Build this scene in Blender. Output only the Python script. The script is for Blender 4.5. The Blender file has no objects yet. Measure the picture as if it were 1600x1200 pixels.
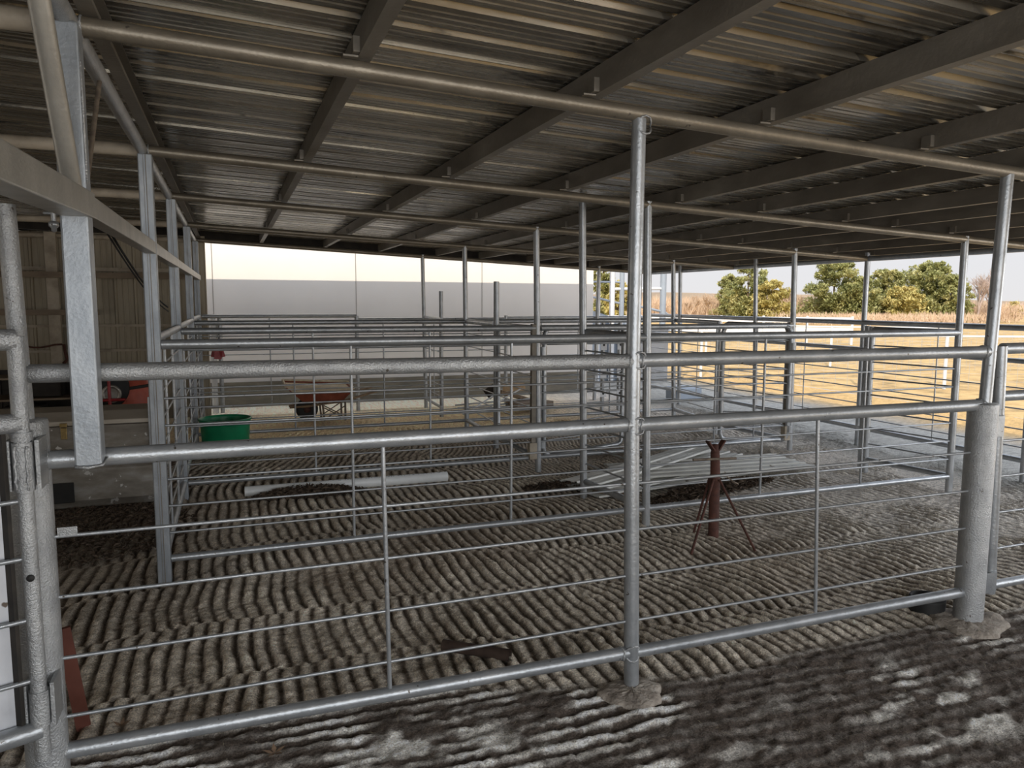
import bpy, math, random
import numpy as np
from mathutils import Vector, Matrix
random.seed(7); rng = np.random.default_rng(7)
R = math.radians
scene = bpy.context.scene
col = scene.collection

# ------------------------------------------------------------------ camera
F_PX, YAW, PITCH, ROLL = 1173.98, 0.358455, 0.109321, 0.003944
CAM = Vector((-1.5147, -2.6504, 1.62))
FW = Vector((math.sin(YAW)*math.cos(PITCH), math.cos(YAW)*math.cos(PITCH), -math.sin(PITCH)))
r0 = Vector((math.cos(YAW), -math.sin(YAW), 0)); u0 = r0.cross(FW)
RT = r0*math.cos(ROLL)+u0*math.sin(ROLL); UP = -r0*math.sin(ROLL)+u0*math.cos(ROLL)
cd = bpy.data.cameras.new('camera'); cam = bpy.data.objects.new('camera', cd); col.objects.link(cam)
cd.sensor_width = 36; cd.lens = F_PX*36/1600; cd.clip_start = .02; cd.clip_end = 2000
m = Matrix((RT, UP, -FW)).transposed().to_4x4(); m.translation = CAM
cam.matrix_world = m; scene.camera = cam
def ray(px, py): return FW+RT*((px-800)/F_PX)-UP*((py-600)/F_PX)
def aty(px, py, y): d = ray(px, py); return CAM+d*((y-CAM.y)/d.y)
def atz(px, py, z=0.0): d = ray(px, py); return CAM+d*((z-CAM.z)/d.z)
def atx(px, py, x): d = ray(px, py); return CAM+d*((x-CAM.x)/d.x)

# ------------------------------------------------------------------ materials
def newmat(name):
    mt = bpy.data.materials.new(name); mt.use_nodes = True
    nt = mt.node_tree; b = nt.nodes['Principled BSDF']; return mt, nt, b
def N(nt, t, **kw):
    n = nt.nodes.new(t)
    for k, v in kw.items():
        if k.startswith('i_'):
            key = k[2:].replace('_', ' '); n.inputs[int(key) if key.isdigit() else key].default_value = v
        else: setattr(n, k, v)
    return n
def ramp(nt, src, stops):
    r = nt.nodes.new('ShaderNodeValToRGB'); e = r.color_ramp.elements
    e[0].position, e[0].color = stops[0][0], (*stops[0][1], 1)
    e[1].position, e[1].color = stops[-1][0], (*stops[-1][1], 1)
    for p, c in stops[1:-1]:
        q = e.new(p); q.color = (*c, 1)
    nt.links.new(src, r.inputs[0]); return r
def coords(nt, scale=(1, 1, 1), world=True):
    if world: src = N(nt, 'ShaderNodeNewGeometry').outputs['Position']
    else: src = N(nt, 'ShaderNodeTexCoord').outputs['Object']
    mp = N(nt, 'ShaderNodeMapping'); mp.inputs['Scale'].default_value = scale
    nt.links.new(src, mp.inputs['Vector']); return mp.outputs[0]
def noise(nt, vec, scale, detail=4, rough=.6):
    n = N(nt, 'ShaderNodeTexNoise', i_Scale=scale, i_Detail=detail, i_Roughness=rough)
    nt.links.new(vec, n.inputs['Vector']); return n.outputs['Fac']
def surf(name, stops, scale=6, stretch=(1, 1, 1), rough=.6, metal=0.0, bump=0.0, bscale=60, detail=5, spots=None, spec=.5, bdist=.01):
    mt, nt, b = newmat(name); v = coords(nt, stretch)
    r = ramp(nt, noise(nt, v, scale, detail), stops); out = r.outputs[0]
    if spots:
        v2 = coords(nt); s = noise(nt, v2, spots[0], 3, .5)
        mk = ramp(nt, s, [(spots[1], (0, 0, 0)), (spots[1]+.03, (1, 1, 1))])
        mx = N(nt, 'ShaderNodeMixRGB'); nt.links.new(mk.outputs[0], mx.inputs[0]); nt.links.new(out, mx.inputs[1])
        mx.inputs[2].default_value = (*spots[2], 1); out = mx.outputs[0]
    nt.links.new(out, b.inputs['Base Color'])
    b.inputs['Roughness'].default_value = rough; b.inputs['Metallic'].default_value = metal
    b.inputs['Specular IOR Level'].default_value = spec
    if bump:
        v3 = coords(nt); bn = N(nt, 'ShaderNodeBump', i_Strength=bump, i_Distance=bdist)
        nt.links.new(noise(nt, v3, bscale, 4), bn.inputs['Height']); nt.links.new(bn.outputs[0], b.inputs['Normal'])
    return mt
M = {}
M['pipe'] = surf('silver_painted_pipe', [(.3, (.31, .325, .34)), (.55, (.40, .415, .43)), (.75, (.48, .49, .50))], 9, rough=.36, metal=.62, bump=.35, bscale=90, spots=(38, .70, (.10, .085, .07)), bdist=.004)
M['rough_pipe'] = surf('thick_silver_paint', [(.3, (.33, .335, .34)), (.6, (.44, .445, .445)), (.8, (.54, .54, .53))], 12, rough=.33, metal=.6, bump=.9, bscale=150, bdist=.005, spots=(30, .72, (.12, .10, .08)))
M['rafter'] = surf('shaded_rafter_pipe', [(.3, (.17, .145, .11)), (.6, (.23, .20, .155)), (.8, (.30, .265, .21))], 7, rough=.4, metal=.5, bump=.3, bscale=80, spots=(26, .70, (.10, .085, .07)), bdist=.004)  # silver pipe coloured darker and browner for the dim light under the roof
M['square'] = surf('silver_square_tube', [(.3, (.24, .26, .28)), (.55, (.31, .33, .35)), (.8, (.40, .415, .43))], 6, (3, 3, 1), rough=.42, metal=.45, bump=.3, bscale=70, bdist=.004)
M['beam'] = surf('beam_tube', [(.3, (.28, .265, .235)), (.6, (.37, .35, .31)), (.8, (.46, .44, .40))], 8, rough=.42, metal=.45, bump=.3, bscale=70, bdist=.004)
M['purlin'] = surf('galvanised_purlin', [(.3, (.14, .12, .095)), (.6, (.22, .195, .16)), (.8, (.32, .29, .24))], 5, (1, .4, 1), rough=.5, metal=.3, bump=.2, bscale=40)
M['rust'] = surf('rusty_steel', [(.3, (.055, .022, .016)), (.6, (.10, .036, .024)), (.8, (.16, .07, .05))], 25, rough=.75, metal=.1, bump=.4, bscale=120)
M['rustpipe'] = surf('old_brown_pipe', [(.3, (.10, .075, .055)), (.6, (.20, .16, .12)), (.8, (.3, .25, .2))], 22, rough=.7, metal=.2, bump=.3)
M['tin'] = surf('tin_wall', [(.25, (.20, .165, .115)), (.5, (.33, .285, .21)), (.8, (.44, .39, .30))], 2.2, (1.5, 1, .35), rough=.55, metal=.1, bump=.1)
M['tinpost'] = surf('tin_post', [(.3, (.24, .20, .15)), (.6, (.42, .36, .28)), (.8, (.5, .44, .36))], 6, rough=.6)
M['girt'] = surf('brown_girt', [(.3, (.14, .10, .065)), (.6, (.24, .18, .12)), (.8, (.45, .38, .30))], 5, (.4, 1, 1), rough=.6)
M['wallup'] = surf('cream_render', [(.3, (.88, .84, .80)), (.6, (.91, .87, .83)), (.8, (.93, .89, .85))], 1.5, rough=.85)
M['skirt'] = surf('concrete_skirt', [(.3, (.16, .145, .12)), (.6, (.24, .215, .17)), (.8, (.33, .30, .25))], 3, (1, 1, 3), rough=.9, bump=.3)
M['seam'] = surf('wall_joint', [(.3, (.30, .27, .24)), (.7, (.40, .36, .33))], 4, rough=.8)
M['alu'] = surf('aluminium_plate', [(.25, (.16, .135, .11)), (.5, (.26, .235, .20)), (.75, (.42, .40, .37))], 4, (1, 1, 2.5), rough=.42, metal=.55, spots=(14, .66, (.62, .60, .57)))
M['alu_lid'] = surf('aluminium_lid', [(.3, (.40, .35, .28)), (.7, (.52, .47, .40))], 7, (.4, 1, 1), rough=.45, metal=.4)
M['brass'] = surf('brass_latch', [(.3, (.30, .21, .08)), (.7, (.45, .33, .15))], 30, rough=.4, metal=.8)
M['black'] = surf('black_rubber', [(.3, (.006, .006, .006)), (.7, (.02, .018, .016))], 12, rough=.7)
M['darkbox'] = surf('dark_crate', [(.3, (.012, .01, .008)), (.7, (.04, .032, .025))], 9, rough=.8)
M['red'] = surf('red_paint', [(.3, (.20, .012, .014)), (.7, (.34, .025, .028))], 9, rough=.4)
M['orange'] = surf('orange_drum', [(.3, (.32, .055, .03)), (.6, (.46, .10, .06)), (.8, (.5, .16, .10))], 7, rough=.5)
M['green'] = surf('green_plastic', [(.3, (.008, .20, .085)), (.7, (.012, .28, .12))], 5, rough=.35, bump=.05)
M['pvc'] = surf('white_plastic_pipe', [(.3, (.66, .67, .66)), (.7, (.80, .81, .80))], 5, rough=.35)
M['ink'] = surf('grey_print', [(.3, (.25, .26, .28)), (.7, (.3, .31, .33))], 5, rough=.6)
M['sheet'] = surf('old_tin_sheet', [(.3, (.48, .47, .43)), (.55, (.66, .65, .60)), (.8, (.76, .75, .70))], 3, (1, 3, 1), rough=.5, metal=.25, spots=(9, .68, (.16, .12, .08)))
M['tray'] = surf('barrow_tray', [(.3, (.17, .04, .02)), (.6, (.26, .065, .035)), (.8, (.30, .12, .08))], 9, rough=.6)
M['cement'] = surf('cement_crust', [(.3, (.50, .42, .30)), (.7, (.68, .60, .47))], 14, rough=.9, bump=.4)
M['wood'] = surf('old_wood', [(.3, (.13, .085, .05)), (.7, (.34, .24, .15))], 12, (1, 4, 4), rough=.8)
M['palewood'] = surf('broken_wood', [(.3, (.50, .34, .19)), (.7, (.66, .48, .30))], 14, rough=.8)
M['bark'] = surf('tree_bark', [(.3, (.12, .085, .06)), (.7, (.24, .18, .13))], 4, rough=.9)
M['white'] = surf('white_paint', [(.3, (.62, .63, .65)), (.7, (.78, .79, .80))], 4, rough=.6)
M['greyblue'] = surf('blue_grey_sheet', [(.3, (.28, .32, .38)), (.7, (.36, .41, .47))], 3, rough=.5, metal=.2)
M['wire'] = surf('pale_wire', [(.3, (.45, .44, .42)), (.7, (.6, .59, .56))], 9, rough=.5, metal=.3)
M['concrete'] = surf('footing_concrete', [(.3, (.18, .15, .125)), (.5, (.36, .31, .26)), (.8, (.52, .47, .41))], 14, rough=.95, bump=.8, bscale=60, bdist=.015)
M['litter'] = surf('dark_leaf_litter', [(.3, (.035, .024, .016)), (.55, (.10, .07, .048)), (.8, (.24, .17, .12))], 40, rough=.9)
M['leaf'] = surf('dry_brown_leaf', [(.3, (.16, .10, .06)), (.7, (.34, .23, .15))], 30, rough=.8)
M['straw'] = surf('dry_straw', [(.3, (.30, .25, .16)), (.7, (.48, .41, .28))], 30, rough=.8)
def foliage(name, stops, sc=.9):
    mt, nt, b = newmat(name); v = coords(nt)
    r = ramp(nt, noise(nt, v, sc, 5, .7), stops); nt.links.new(r.outputs[0], b.inputs['Base Color'])
    b.inputs['Roughness'].default_value = .8; b.inputs['Specular IOR Level'].default_value = .15
    tr = N(nt, 'ShaderNodeBsdfTranslucent'); nt.links.new(r.outputs[0], tr.inputs[0])
    mx = N(nt, 'ShaderNodeMixShader'); mx.inputs[0].default_value = .3
    nt.links.new(b.outputs[0], mx.inputs[1]); nt.links.new(tr.outputs[0], mx.inputs[2])
    nt.links.new(mx.outputs[0], nt.nodes['Material Output'].inputs[0]); return mt
M['cedar'] = foliage('cedar_foliage', [(.3, (.20, .22, .09)), (.5, (.42, .42, .18)), (.7, (.68, .62, .32))])
M['cedar_olive'] = foliage('olive_cedar_foliage', [(.3, (.38, .34, .12)), (.5, (.62, .54, .22)), (.7, (.76, .64, .30))])
M['twig'] = foliage('bare_twigs', [(.3, (.46, .33, .23)), (.5, (.66, .50, .36)), (.7, (.80, .64, .48))])
M['twig_red'] = foliage('reddish_twigs', [(.3, (.46, .35, .30)), (.5, (.60, .48, .42)), (.7, (.72, .60, .52))])
M['hill'] = foliage('far_hill', [(.3, (.34, .29, .25)), (.7, (.44, .38, .32))], .05)

# ceiling sheet
def ceil_mat():
    mt, nt, b = newmat('weathered_roof_sheet')
    v = coords(nt, (.35, 3.2, 1)); r = ramp(nt, noise(nt, v, 1.7, 8, .65), [(.3, (.12, .106, .087)), (.45, (.23, .21, .175)), (.6, (.34, .31, .26)), (.8, (.50, .45, .38))])
    v2 = coords(nt, (.25, 7, 1)); s = ramp(nt, noise(nt, v2, 2.2, 5, .6), [(.56, (0, 0, 0)), (.68, (1, 1, 1))])
    mx = N(nt, 'ShaderNodeMixRGB'); nt.links.new(s.outputs[0], mx.inputs[0]); nt.links.new(r.outputs[0], mx.inputs[1]); mx.inputs[2].default_value = (.42, .36, .26, 1)
    v4 = coords(nt, (.9, 3.5, 1)); s2 = ramp(nt, noise(nt, v4, 1.3, 6, .7), [(.60, (0, 0, 0)), (.66, (1, 1, 1))])
    mx2 = N(nt, 'ShaderNodeMixRGB'); nt.links.new(s2.outputs[0], mx2.inputs[0]); nt.links.new(mx.outputs[0], mx2.inputs[1]); mx2.inputs[2].default_value = (.07, .066, .06, 1)
    nt.links.new(mx2.outputs[0], b.inputs['Base Color'])
    v3 = coords(nt, (.5, 6, 1)); rr = ramp(nt, noise(nt, v3, 3, 4), [(.35, (.16, .16, .16)), (.7, (.42, .42, .42))])
    nt.links.new(rr.outputs[0], b.inputs['Roughness']); b.inputs['Metallic'].default_value = .78
    return mt
M['ceiling'] = ceil_mat()

# ------------------------------------------------------------------ mesh builder
class MB:
    def __init__(s): s.v = []; s.f = []; s.sm = []
    def tube(s, a, b, r, seg=14, r2=None, cap=True):
        a = Vector(a); b = Vector(b); d = (b-a).normalized(); r2 = r if r2 is None else r2
        x = d.orthogonal().normalized(); y = d.cross(x); n = len(s.v)
        for p, q in ((a, r), (b, r2)):
            for i in range(seg):
                t = 2*math.pi*i/seg; s.v.append(p+(x*math.cos(t)+y*math.sin(t))*q)
        for i in range(seg):
            j = (i+1) % seg; s.f.append((n+i, n+j, n+seg+j, n+seg+i)); s.sm.append(True)
        if cap:
            k = len(s.v); s.v += [s.v[n+i].copy() for i in range(seg)]+[s.v[n+seg+i].copy() for i in range(seg)]
            s.f.append(tuple(k+i for i in reversed(range(seg)))); s.f.append(tuple(k+seg+i for i in range(seg))); s.sm += [False, False]
        return s
    def path(s, pts, r, seg=12):
        pts = [Vector(p) for p in pts]
        dirs = [(pts[min(i+1, len(pts)-1)]-pts[max(i-1, 0)]).normalized() for i in range(len(pts))]
        x = dirs[0].orthogonal().normalized(); n = len(s.v)
        for p, d in zip(pts, dirs):
            x = (x-d*x.dot(d)).normalized(); y = d.cross(x)
            for i in range(seg):
                t = 2*math.pi*i/seg; s.v.append(p+(x*math.cos(t)+y*math.sin(t))*r)
        for k in range(len(pts)-1):
            for i in range(seg):
                j = (i+1) % seg; s.f.append((n+k*seg+i, n+k*seg+j, n+(k+1)*seg+j, n+(k+1)*seg+i)); s.sm.append(True)
        s.f.append(tuple(n+i for i in reversed(range(seg)))); s.f.append(tuple(n+(len(pts)-1)*seg+i for i in range(seg))); s.sm += [False, False]
        return s
    def box(s, c, sz, rot=None):
        c = Vector(c); h = Vector(sz)/2; n = len(s.v)
        for dx, dy, dz in ((-1,-1,-1),(1,-1,-1),(1,1,-1),(-1,1,-1),(-1,-1,1),(1,-1,1),(1,1,1),(-1,1,1)):
            p = Vector((h.x*dx, h.y*dy, h.z*dz)); s.v.append(c+(rot @ p if rot else p))
        for f in ((3,2,1,0),(4,5,6,7),(0,1,5,4),(1,2,6,5),(2,3,7,6),(3,0,4,7)): s.f.append(tuple(n+i for i in f)); s.sm.append(False)
        return s
    def bar(s, a, b, w, h, up=Vector((0, 0, 1))):
        a = Vector(a); b = Vector(b); d = (b-a).normalized(); x = d.cross(up)
        x = (x if x.length > 1e-3 else d.orthogonal()).normalized(); z = x.cross(d); n = len(s.v)
        for p in (a, b):
            for i, j in ((-1,-1),(1,-1),(1,1),(-1,1)): s.v.append(p+x*(w/2*i)+z*(h/2*j))
        for f in ((3,2,1,0),(4,5,6,7),(0,1,5,4),(1,2,6,5),(2,3,7,6),(3,0,4,7)): s.f.append(tuple(n+i for i in f)); s.sm.append(False)
        return s
    def lathe(s, c, prof, seg=28, rot=None):
        c = Vector(c); n = len(s.v)
        for r, z in prof:
            for i in range(seg):
                t = 2*math.pi*i/seg; p = Vector((r*math.cos(t), r*math.sin(t), z)); s.v.append(c+(rot @ p if rot else p))
        for k in range(len(prof)-1):
            for i in range(seg):
                j = (i+1) % seg; s.f.append((n+k*seg+i, n+k*seg+j, n+(k+1)*seg+j, n+(k+1)*seg+i)); s.sm.append(True)
        return s
    def poly(s, pts):
        n = len(s.v); s.v += [Vector(p) for p in pts]; s.f.append(tuple(range(n, n+len(pts)))); s.sm.append(False); return s
    def build(s, name, mat, parent=None, bevel=0):
        me = bpy.data.meshes.new(name); me.from_pydata([tuple(v) for v in s.v], [], s.f); me.update()
        me.polygons.foreach_set('use_smooth', s.sm)
        me.materials.append(mat if not isinstance(mat, str) else M[mat])
        o = bpy.data.objects.new(name, me); col.objects.link(o)
        if parent:
            o.parent = parent; o.location = (0, 0, 0) if parent.type == 'MESH' else -Vector(parent.location)
        if bevel:
            b = o.modifiers.new('bevel', 'BEVEL'); b.width = bevel; b.segments = 2; b.limit_method = 'ANGLE'
        return o
def tag(o, label=None, cat=None, group=None, kind=None):
    if label: o['label'] = label
    if cat: o['category'] = cat
    if group: o['group'] = group
    if kind: o['kind'] = kind
    return o
def empty(name, loc, label, cat, group=None):
    o = bpy.data.objects.new(name, None); col.objects.link(o); o.location = loc; o.empty_display_size = .1
    return tag(o, label, cat, group)
def struct(o): o['kind'] = 'structure'; return o

# ------------------------------------------------------------------ ground
def seq(parts):
    out = []
    for a, b, st in parts: out += list(np.arange(a, b-1e-9, st))
    out.append(parts[-1][1]); return np.array(out)
def vnoise(x, y, sc, seed):
    x = x*sc; y = y*sc; xi = np.floor(x).astype(int); yi = np.floor(y).astype(int); fx = x-xi; fy = y-yi
    fx = fx*fx*(3-2*fx); fy = fy*fy*(3-2*fy)
    def h(i, j):
        n = (i*374761393+j*668265263+seed*974634777) & 0x7fffffff
        n = (n ^ (n >> 13))*1274126177 & 0x7fffffff
        return ((n ^ (n >> 16)) & 0xffff)/65535.0
    return (h(xi, yi)*(1-fx)+h(xi+1, yi)*fx)*(1-fy)+(h(xi, yi+1)*(1-fx)+h(xi+1, yi+1)*fx)*fy
def fbm(x, y, sc, seed, o=4):
    t = 0; a = 1; s = 0
    for k in range(o): t = t+a*vnoise(x, y, sc*2**k, seed+k); s += a; a *= .5
    return t/s
xs = seq([(-9, -2.6, .2), (-2.6, 3.2, .0105), (3.2, 5.6, .016), (5.6, 9, .06)])
ys = seq([(-3.2, -1.1, .08), (-1.1, 1.8, .0115), (1.8, 4.3, .018), (4.3, 7.5, .035), (7.5, 13, .12)])
X, Y = np.meshgrid(xs, ys)
sst = lambda e0, e1, x: (lambda t: t*t*(3-2*t))(np.clip((x-e0)/(e1-e0), 0, 1))
# ridges that run away from the camera inside the pens, in scraped passes about 0.6 m long
wob = (fbm(X, Y, 1.3, 3)-.5)
rowc = Y+.12*np.sin(X*1.7)+.25*(fbm(X, Y*.4, .8, 9)-.5)
band = np.floor(rowc/.62); fr = rowc/.62-band
offs = ((band*0.377) % 1)*.078
curve = .05*np.sin(math.pi*fr)*np.where(X > .3, -1.2, .35)
slant = np.where(X > 1.0, (X-1.0)*.12, 0)*(Y-1.0)
diag = -.9*sst(4.0, 6.5, Y)*(Y-4)*.5
u = X+.035*wob*2+.03*(fbm(X, Y, 5, 13, 3)-.5)+offs+curve+slant*.6+diag+.10*(Y)*sst(.5, 2.4, X)
per = np.where(X > 1.3, .066, .078)
amp_n = fbm(X, Y, 5, 21, 3)
ph = u/.074*2*math.pi
saw = .5+.5*np.sin(ph+.55*np.sin(ph))
pen = 1-(1-saw)**(1.4+2.2*fbm(X, Y, 3.1, 17, 2))
endlump = sst(.80, .97, fr)+sst(.16, .02, fr)
patchy = .15+1.5*sst(.25, .75, fbm(X, Y, 2.6, 23, 4))
penh = .017*pen*(.35+1.2*amp_n)*(1-.35*endlump)*patchy+.010*endlump*(fbm(X, Y, 26, 5, 3))
# ridges along x on the camera side of the front fence
w = Y+.05*(fbm(X*.5, Y, 1.5, 31)-.5)*2+.022*(fbm(X, Y, 7, 33, 2)-.5)+.02*X*.3
fo = .5+.5*np.sin(w/.078*2*math.pi)
foreh = .013*fo*(.3+1.3*fbm(X*.7, Y*1.0, 7, 41, 3))
edge = .0+.14*(fbm(X, Y, 2.0, 50)-.5)+.27*sst(0.0, -1.0, X)
kf = sst(-.06, .08, Y-edge)          # 0 foreground, 1 pens
muck = sst(.44, .60, fbm(X, Y, 2.6, 61, 5)+.24*sst(-.5, .4, X)-.10+.12*sst(-.15, -.6, Y))*(.80+.35*fbm(X, Y, 6, 66, 3))
muck = np.clip(muck, 0, 1)
muckf = muck*(1-kf)
rough_h = .012*(fbm(X, Y, 16, 71, 3)-.5)+.014*(fbm(X, Y, 48, 72, 2)-.5)
H = kf*penh+(1-kf)*(foreh*(1-.92*muckf)+.022*muckf*fbm(X, Y, 13, 73, 4))+rough_h
# calmer past the yard
calm = 1-sst(6.6, 7.6, Y)*.75; out_x = sst(-2.2, -2.5, X)+sst(5.2, 6.0, X)
H = H*calm*(1-.6*np.clip(out_x, 0, 1)); H = H-.014
# colours: paler on ridge crests, darker in the grooves
def mixc(a, b, t): return a*(1-t[..., None])+np.array(b)*t[..., None]
grain = fbm(X, Y, 40, 81, 3)
C = np.zeros(X.shape+(3,))+np.array((.15, .125, .10))
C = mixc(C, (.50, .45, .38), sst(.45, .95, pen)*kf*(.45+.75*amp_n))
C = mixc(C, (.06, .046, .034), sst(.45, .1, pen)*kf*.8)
C = mixc(C, (.22, .175, .135), sst(.5, .75, fbm(X, Y, 1.1, 90, 4))*.4)
C = mixc(C, (.46, .44, .415), sst(1.2, 3.4, X)*sst(.2, 1.2, Y)*.45)
C = mixc(C, (.09, .065, .048), sst(.52, .72, fbm(X, Y, .9, 95, 4))*sst(3.9, 4.4, Y)*(1-sst(5.6, 6.4, Y))*.7)
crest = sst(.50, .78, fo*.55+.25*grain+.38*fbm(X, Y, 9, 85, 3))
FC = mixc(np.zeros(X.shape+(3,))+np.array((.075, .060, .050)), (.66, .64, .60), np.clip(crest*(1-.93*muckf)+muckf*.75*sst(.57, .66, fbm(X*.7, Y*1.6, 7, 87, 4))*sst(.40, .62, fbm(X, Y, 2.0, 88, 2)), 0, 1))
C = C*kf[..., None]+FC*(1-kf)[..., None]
dusty = sst(5.9, 6.7, Y+.3*wob)*(1-sst(2.2, 4.0, X))
C = mixc(C, (.56, .44, .28), dusty*.9)
C = mixc(C, (.60, .52, .41), sst(7.6, 9, Y)*(1-sst(2.5, 4.5, X)))
grey = sst(4.4, 5.2, X+.3*wob); C = mixc(C, (.21, .205, .19), grey)
leafz = sst(-1.4, -1.9, X)*sst(1.0, 1.8, Y)*(1-sst(3.8, 4.6, Y)); C = mixc(C, (.045, .032, .022), leafz*.45)
grass = sst(6.6, 8.0, X+.6*wob); C = mixc(C, (.33, .215, .09), grass*.95)
clod = fbm(X, Y, 75, 82, 2)
C = C*(.80+.95*grain+.95*clod)[..., None]
ny, nx = X.shape
me = bpy.data.meshes.new('floor'); me.vertices.add(nx*ny)
co = np.stack([X, Y, H], -1).reshape(-1).astype(np.float32); me.vertices.foreach_set('co', co)
idx = np.arange(nx*ny).reshape(ny, nx)
q = np.stack([idx[:-1, :-1], idx[:-1, 1:], idx[1:, 1:], idx[1:, :-1]], -1).reshape(-1, 4)
me.loops.add(q.size); me.loops.foreach_set('vertex_index', q.reshape(-1).astype(np.int32))
me.polygons.add(len(q)); me.polygons.foreach_set('loop_start', np.arange(0, q.size, 4, dtype=np.int32))
me.polygons.foreach_set('loop_total', np.full(len(q), 4, dtype=np.int32)); me.polygons.foreach_set('use_smooth', np.ones(len(q), dtype=bool))
me.update(calc_edges=True)
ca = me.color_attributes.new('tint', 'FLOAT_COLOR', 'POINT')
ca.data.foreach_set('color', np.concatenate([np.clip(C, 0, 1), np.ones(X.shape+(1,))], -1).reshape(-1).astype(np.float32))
mt, nt, b = newmat('scraped_dirt')
at = N(nt, 'ShaderNodeAttribute', attribute_name='tint'); v = coords(nt)
n1 = ramp(nt, noise(nt, v, 140, 5, .7), [(.3, (.35, .35, .35)), (.7, (1.75, 1.73, 1.7))])
mx = N(nt, 'ShaderNodeMixRGB', blend_type='MULTIPLY', i_Fac=1.0); nt.links.new(at.outputs[0], mx.inputs[1]); nt.links.new(n1.outputs[0], mx.inputs[2])
nt.links.new(mx.outputs[0], b.inputs['Base Color']); b.inputs['Roughness'].default_value = .95; b.inputs['Specular IOR Level'].default_value = .2
bn = N(nt, 'ShaderNodeBump', i_Strength=1.0, i_Distance=.012); nt.links.new(noise(nt, v, 90, 5, .7), bn.inputs['Height']); nt.links.new(bn.outputs[0], b.inputs['Normal'])
me.materials.append(mt)
fl = bpy.data.objects.new('floor', me); col.objects.link(fl); struct(fl)
# pasture round about
M['pasture'] = surf('golden_pasture', [(.32, (.26, .19, .085)), (.46, (.50, .32, .13)), (.58, (.62, .42, .18)), (.75, (.46, .37, .15))], 2.2, (1, 1, 1), rough=.95, bump=.8, bscale=18, bdist=.04, detail=9)
g = MB()
for x0, y0, x1, y1 in ((-400, -300, -9, 500), (9, -300, 500, 500), (-9, 13, 9, 500), (-9, -300, 9, -3.2)):
    g.poly([(x0, y0, -.006), (x1, y0, -.006), (x1, y1, -.006), (x0, y1, -.006)])
struct(g.build('floor', 'pasture'))

# ------------------------------------------------------------------ roof
SL = .045
def zr(x): return 2.432-SL*(x+1.93)          # rafter centre line height
prof = []; y = -9.0; k = 0
while y < 8.78:
    rib = .026
    prof += [(y, 0), (y+.012, rib), (y+.040, rib), (y+.052, 0)]
    for t in (.095, .140, .185): prof += [(y+t-.008, 0), (y+t-.004, .006), (y+t+.004, .006), (y+t+.008, 0)]
    y += .228; k += 1
    if k % 4 == 0: prof += [(y-.006, 0), (y-.006, -.007), (y+.0, -.007)]
rf = MB(); n = len(prof)
for x in (-8.0, 5.42):
    for py, pz in prof: rf.v.append(Vector((x, py, zr(x)+.145+pz)))
for i in range(n-1): rf.f.append((i, i+1, n+i+1, n+i)); rf.sm.append(False)
struct(rf.build('ceiling', 'ceiling'))
tr = MB(); tr.bar((-8, 8.76, zr(-8)+.075), (5.42, 8.76, zr(5.42)+.075), .03, .15)  # dark strip coloured for the shade in the gap under the roof edge
struct(tr.build('trim_1', 'darkbox'))
tr = MB(); tr.poly([(-8, 8.84, zr(-8)+.10), (5.42, 8.84, zr(5.42)+.10), (5.42, 8.84, 2.64), (-8, 8.84, 2.64)])  # level board added unseen on the roof edge to flatten its wall shadow
struct(tr.build('trim_2', 'purlin'))

# rafters (pipes across the slope)
RY = [0.0, 2.0, 3.93, 6.32, 8.55]
RXE = [5.19, 5.19, 5.19, 5.19, 5.19]
rl = ['nearest silver pipe rafter, above the front fence', 'second pipe rafter back from the camera under the tin roof',
      'third pipe rafter back, over the middle of the pens', 'fourth pipe rafter back, next to last before the pale wall', 'farthest pipe rafter along the back edge of the roof']
for i, yy in enumerate(RY):
    o = empty('pipe_rafter', (-1.93, yy, zr(-1.93)), rl[i], 'rafter', 'pipe rafters under the tin roof')
    mb = MB(); mb.tube((-1.93+.02, yy, zr(-1.93)), (RXE[i], yy, zr(RXE[i])), .0295, 20); mb.build('pipe', 'rafter', o)
    mb = MB(); mb.tube((-8, yy, zr(-1.93)+.02), (-1.95, yy, zr(-1.93)), .034, 16); tag(mb.build('barn_side_pipe', M['rustpipe'] if False else M['tinpost'], o), 'tan end of the pipe running into the barn')
    if i < 2:
        w_ = MB()
        w_.path([(-1.90, yy+.032*math.cos(t*R(30)), zr(-1.9)+.032*math.sin(t*R(30))) for t in range(13)], .004, 6); w_.build('weld', 'rough_pipe', bpy.data.objects[o.children[0].name])
o = MB(); o.tube((5.2, -1.2, zr(5.2)), (5.2, 8.62, zr(5.2)), .03, 18)
tag(o.build('edge_pipe', 'pipe'), 'silver pipe along the outer right edge of the tin roof', 'roof pipe')
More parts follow.
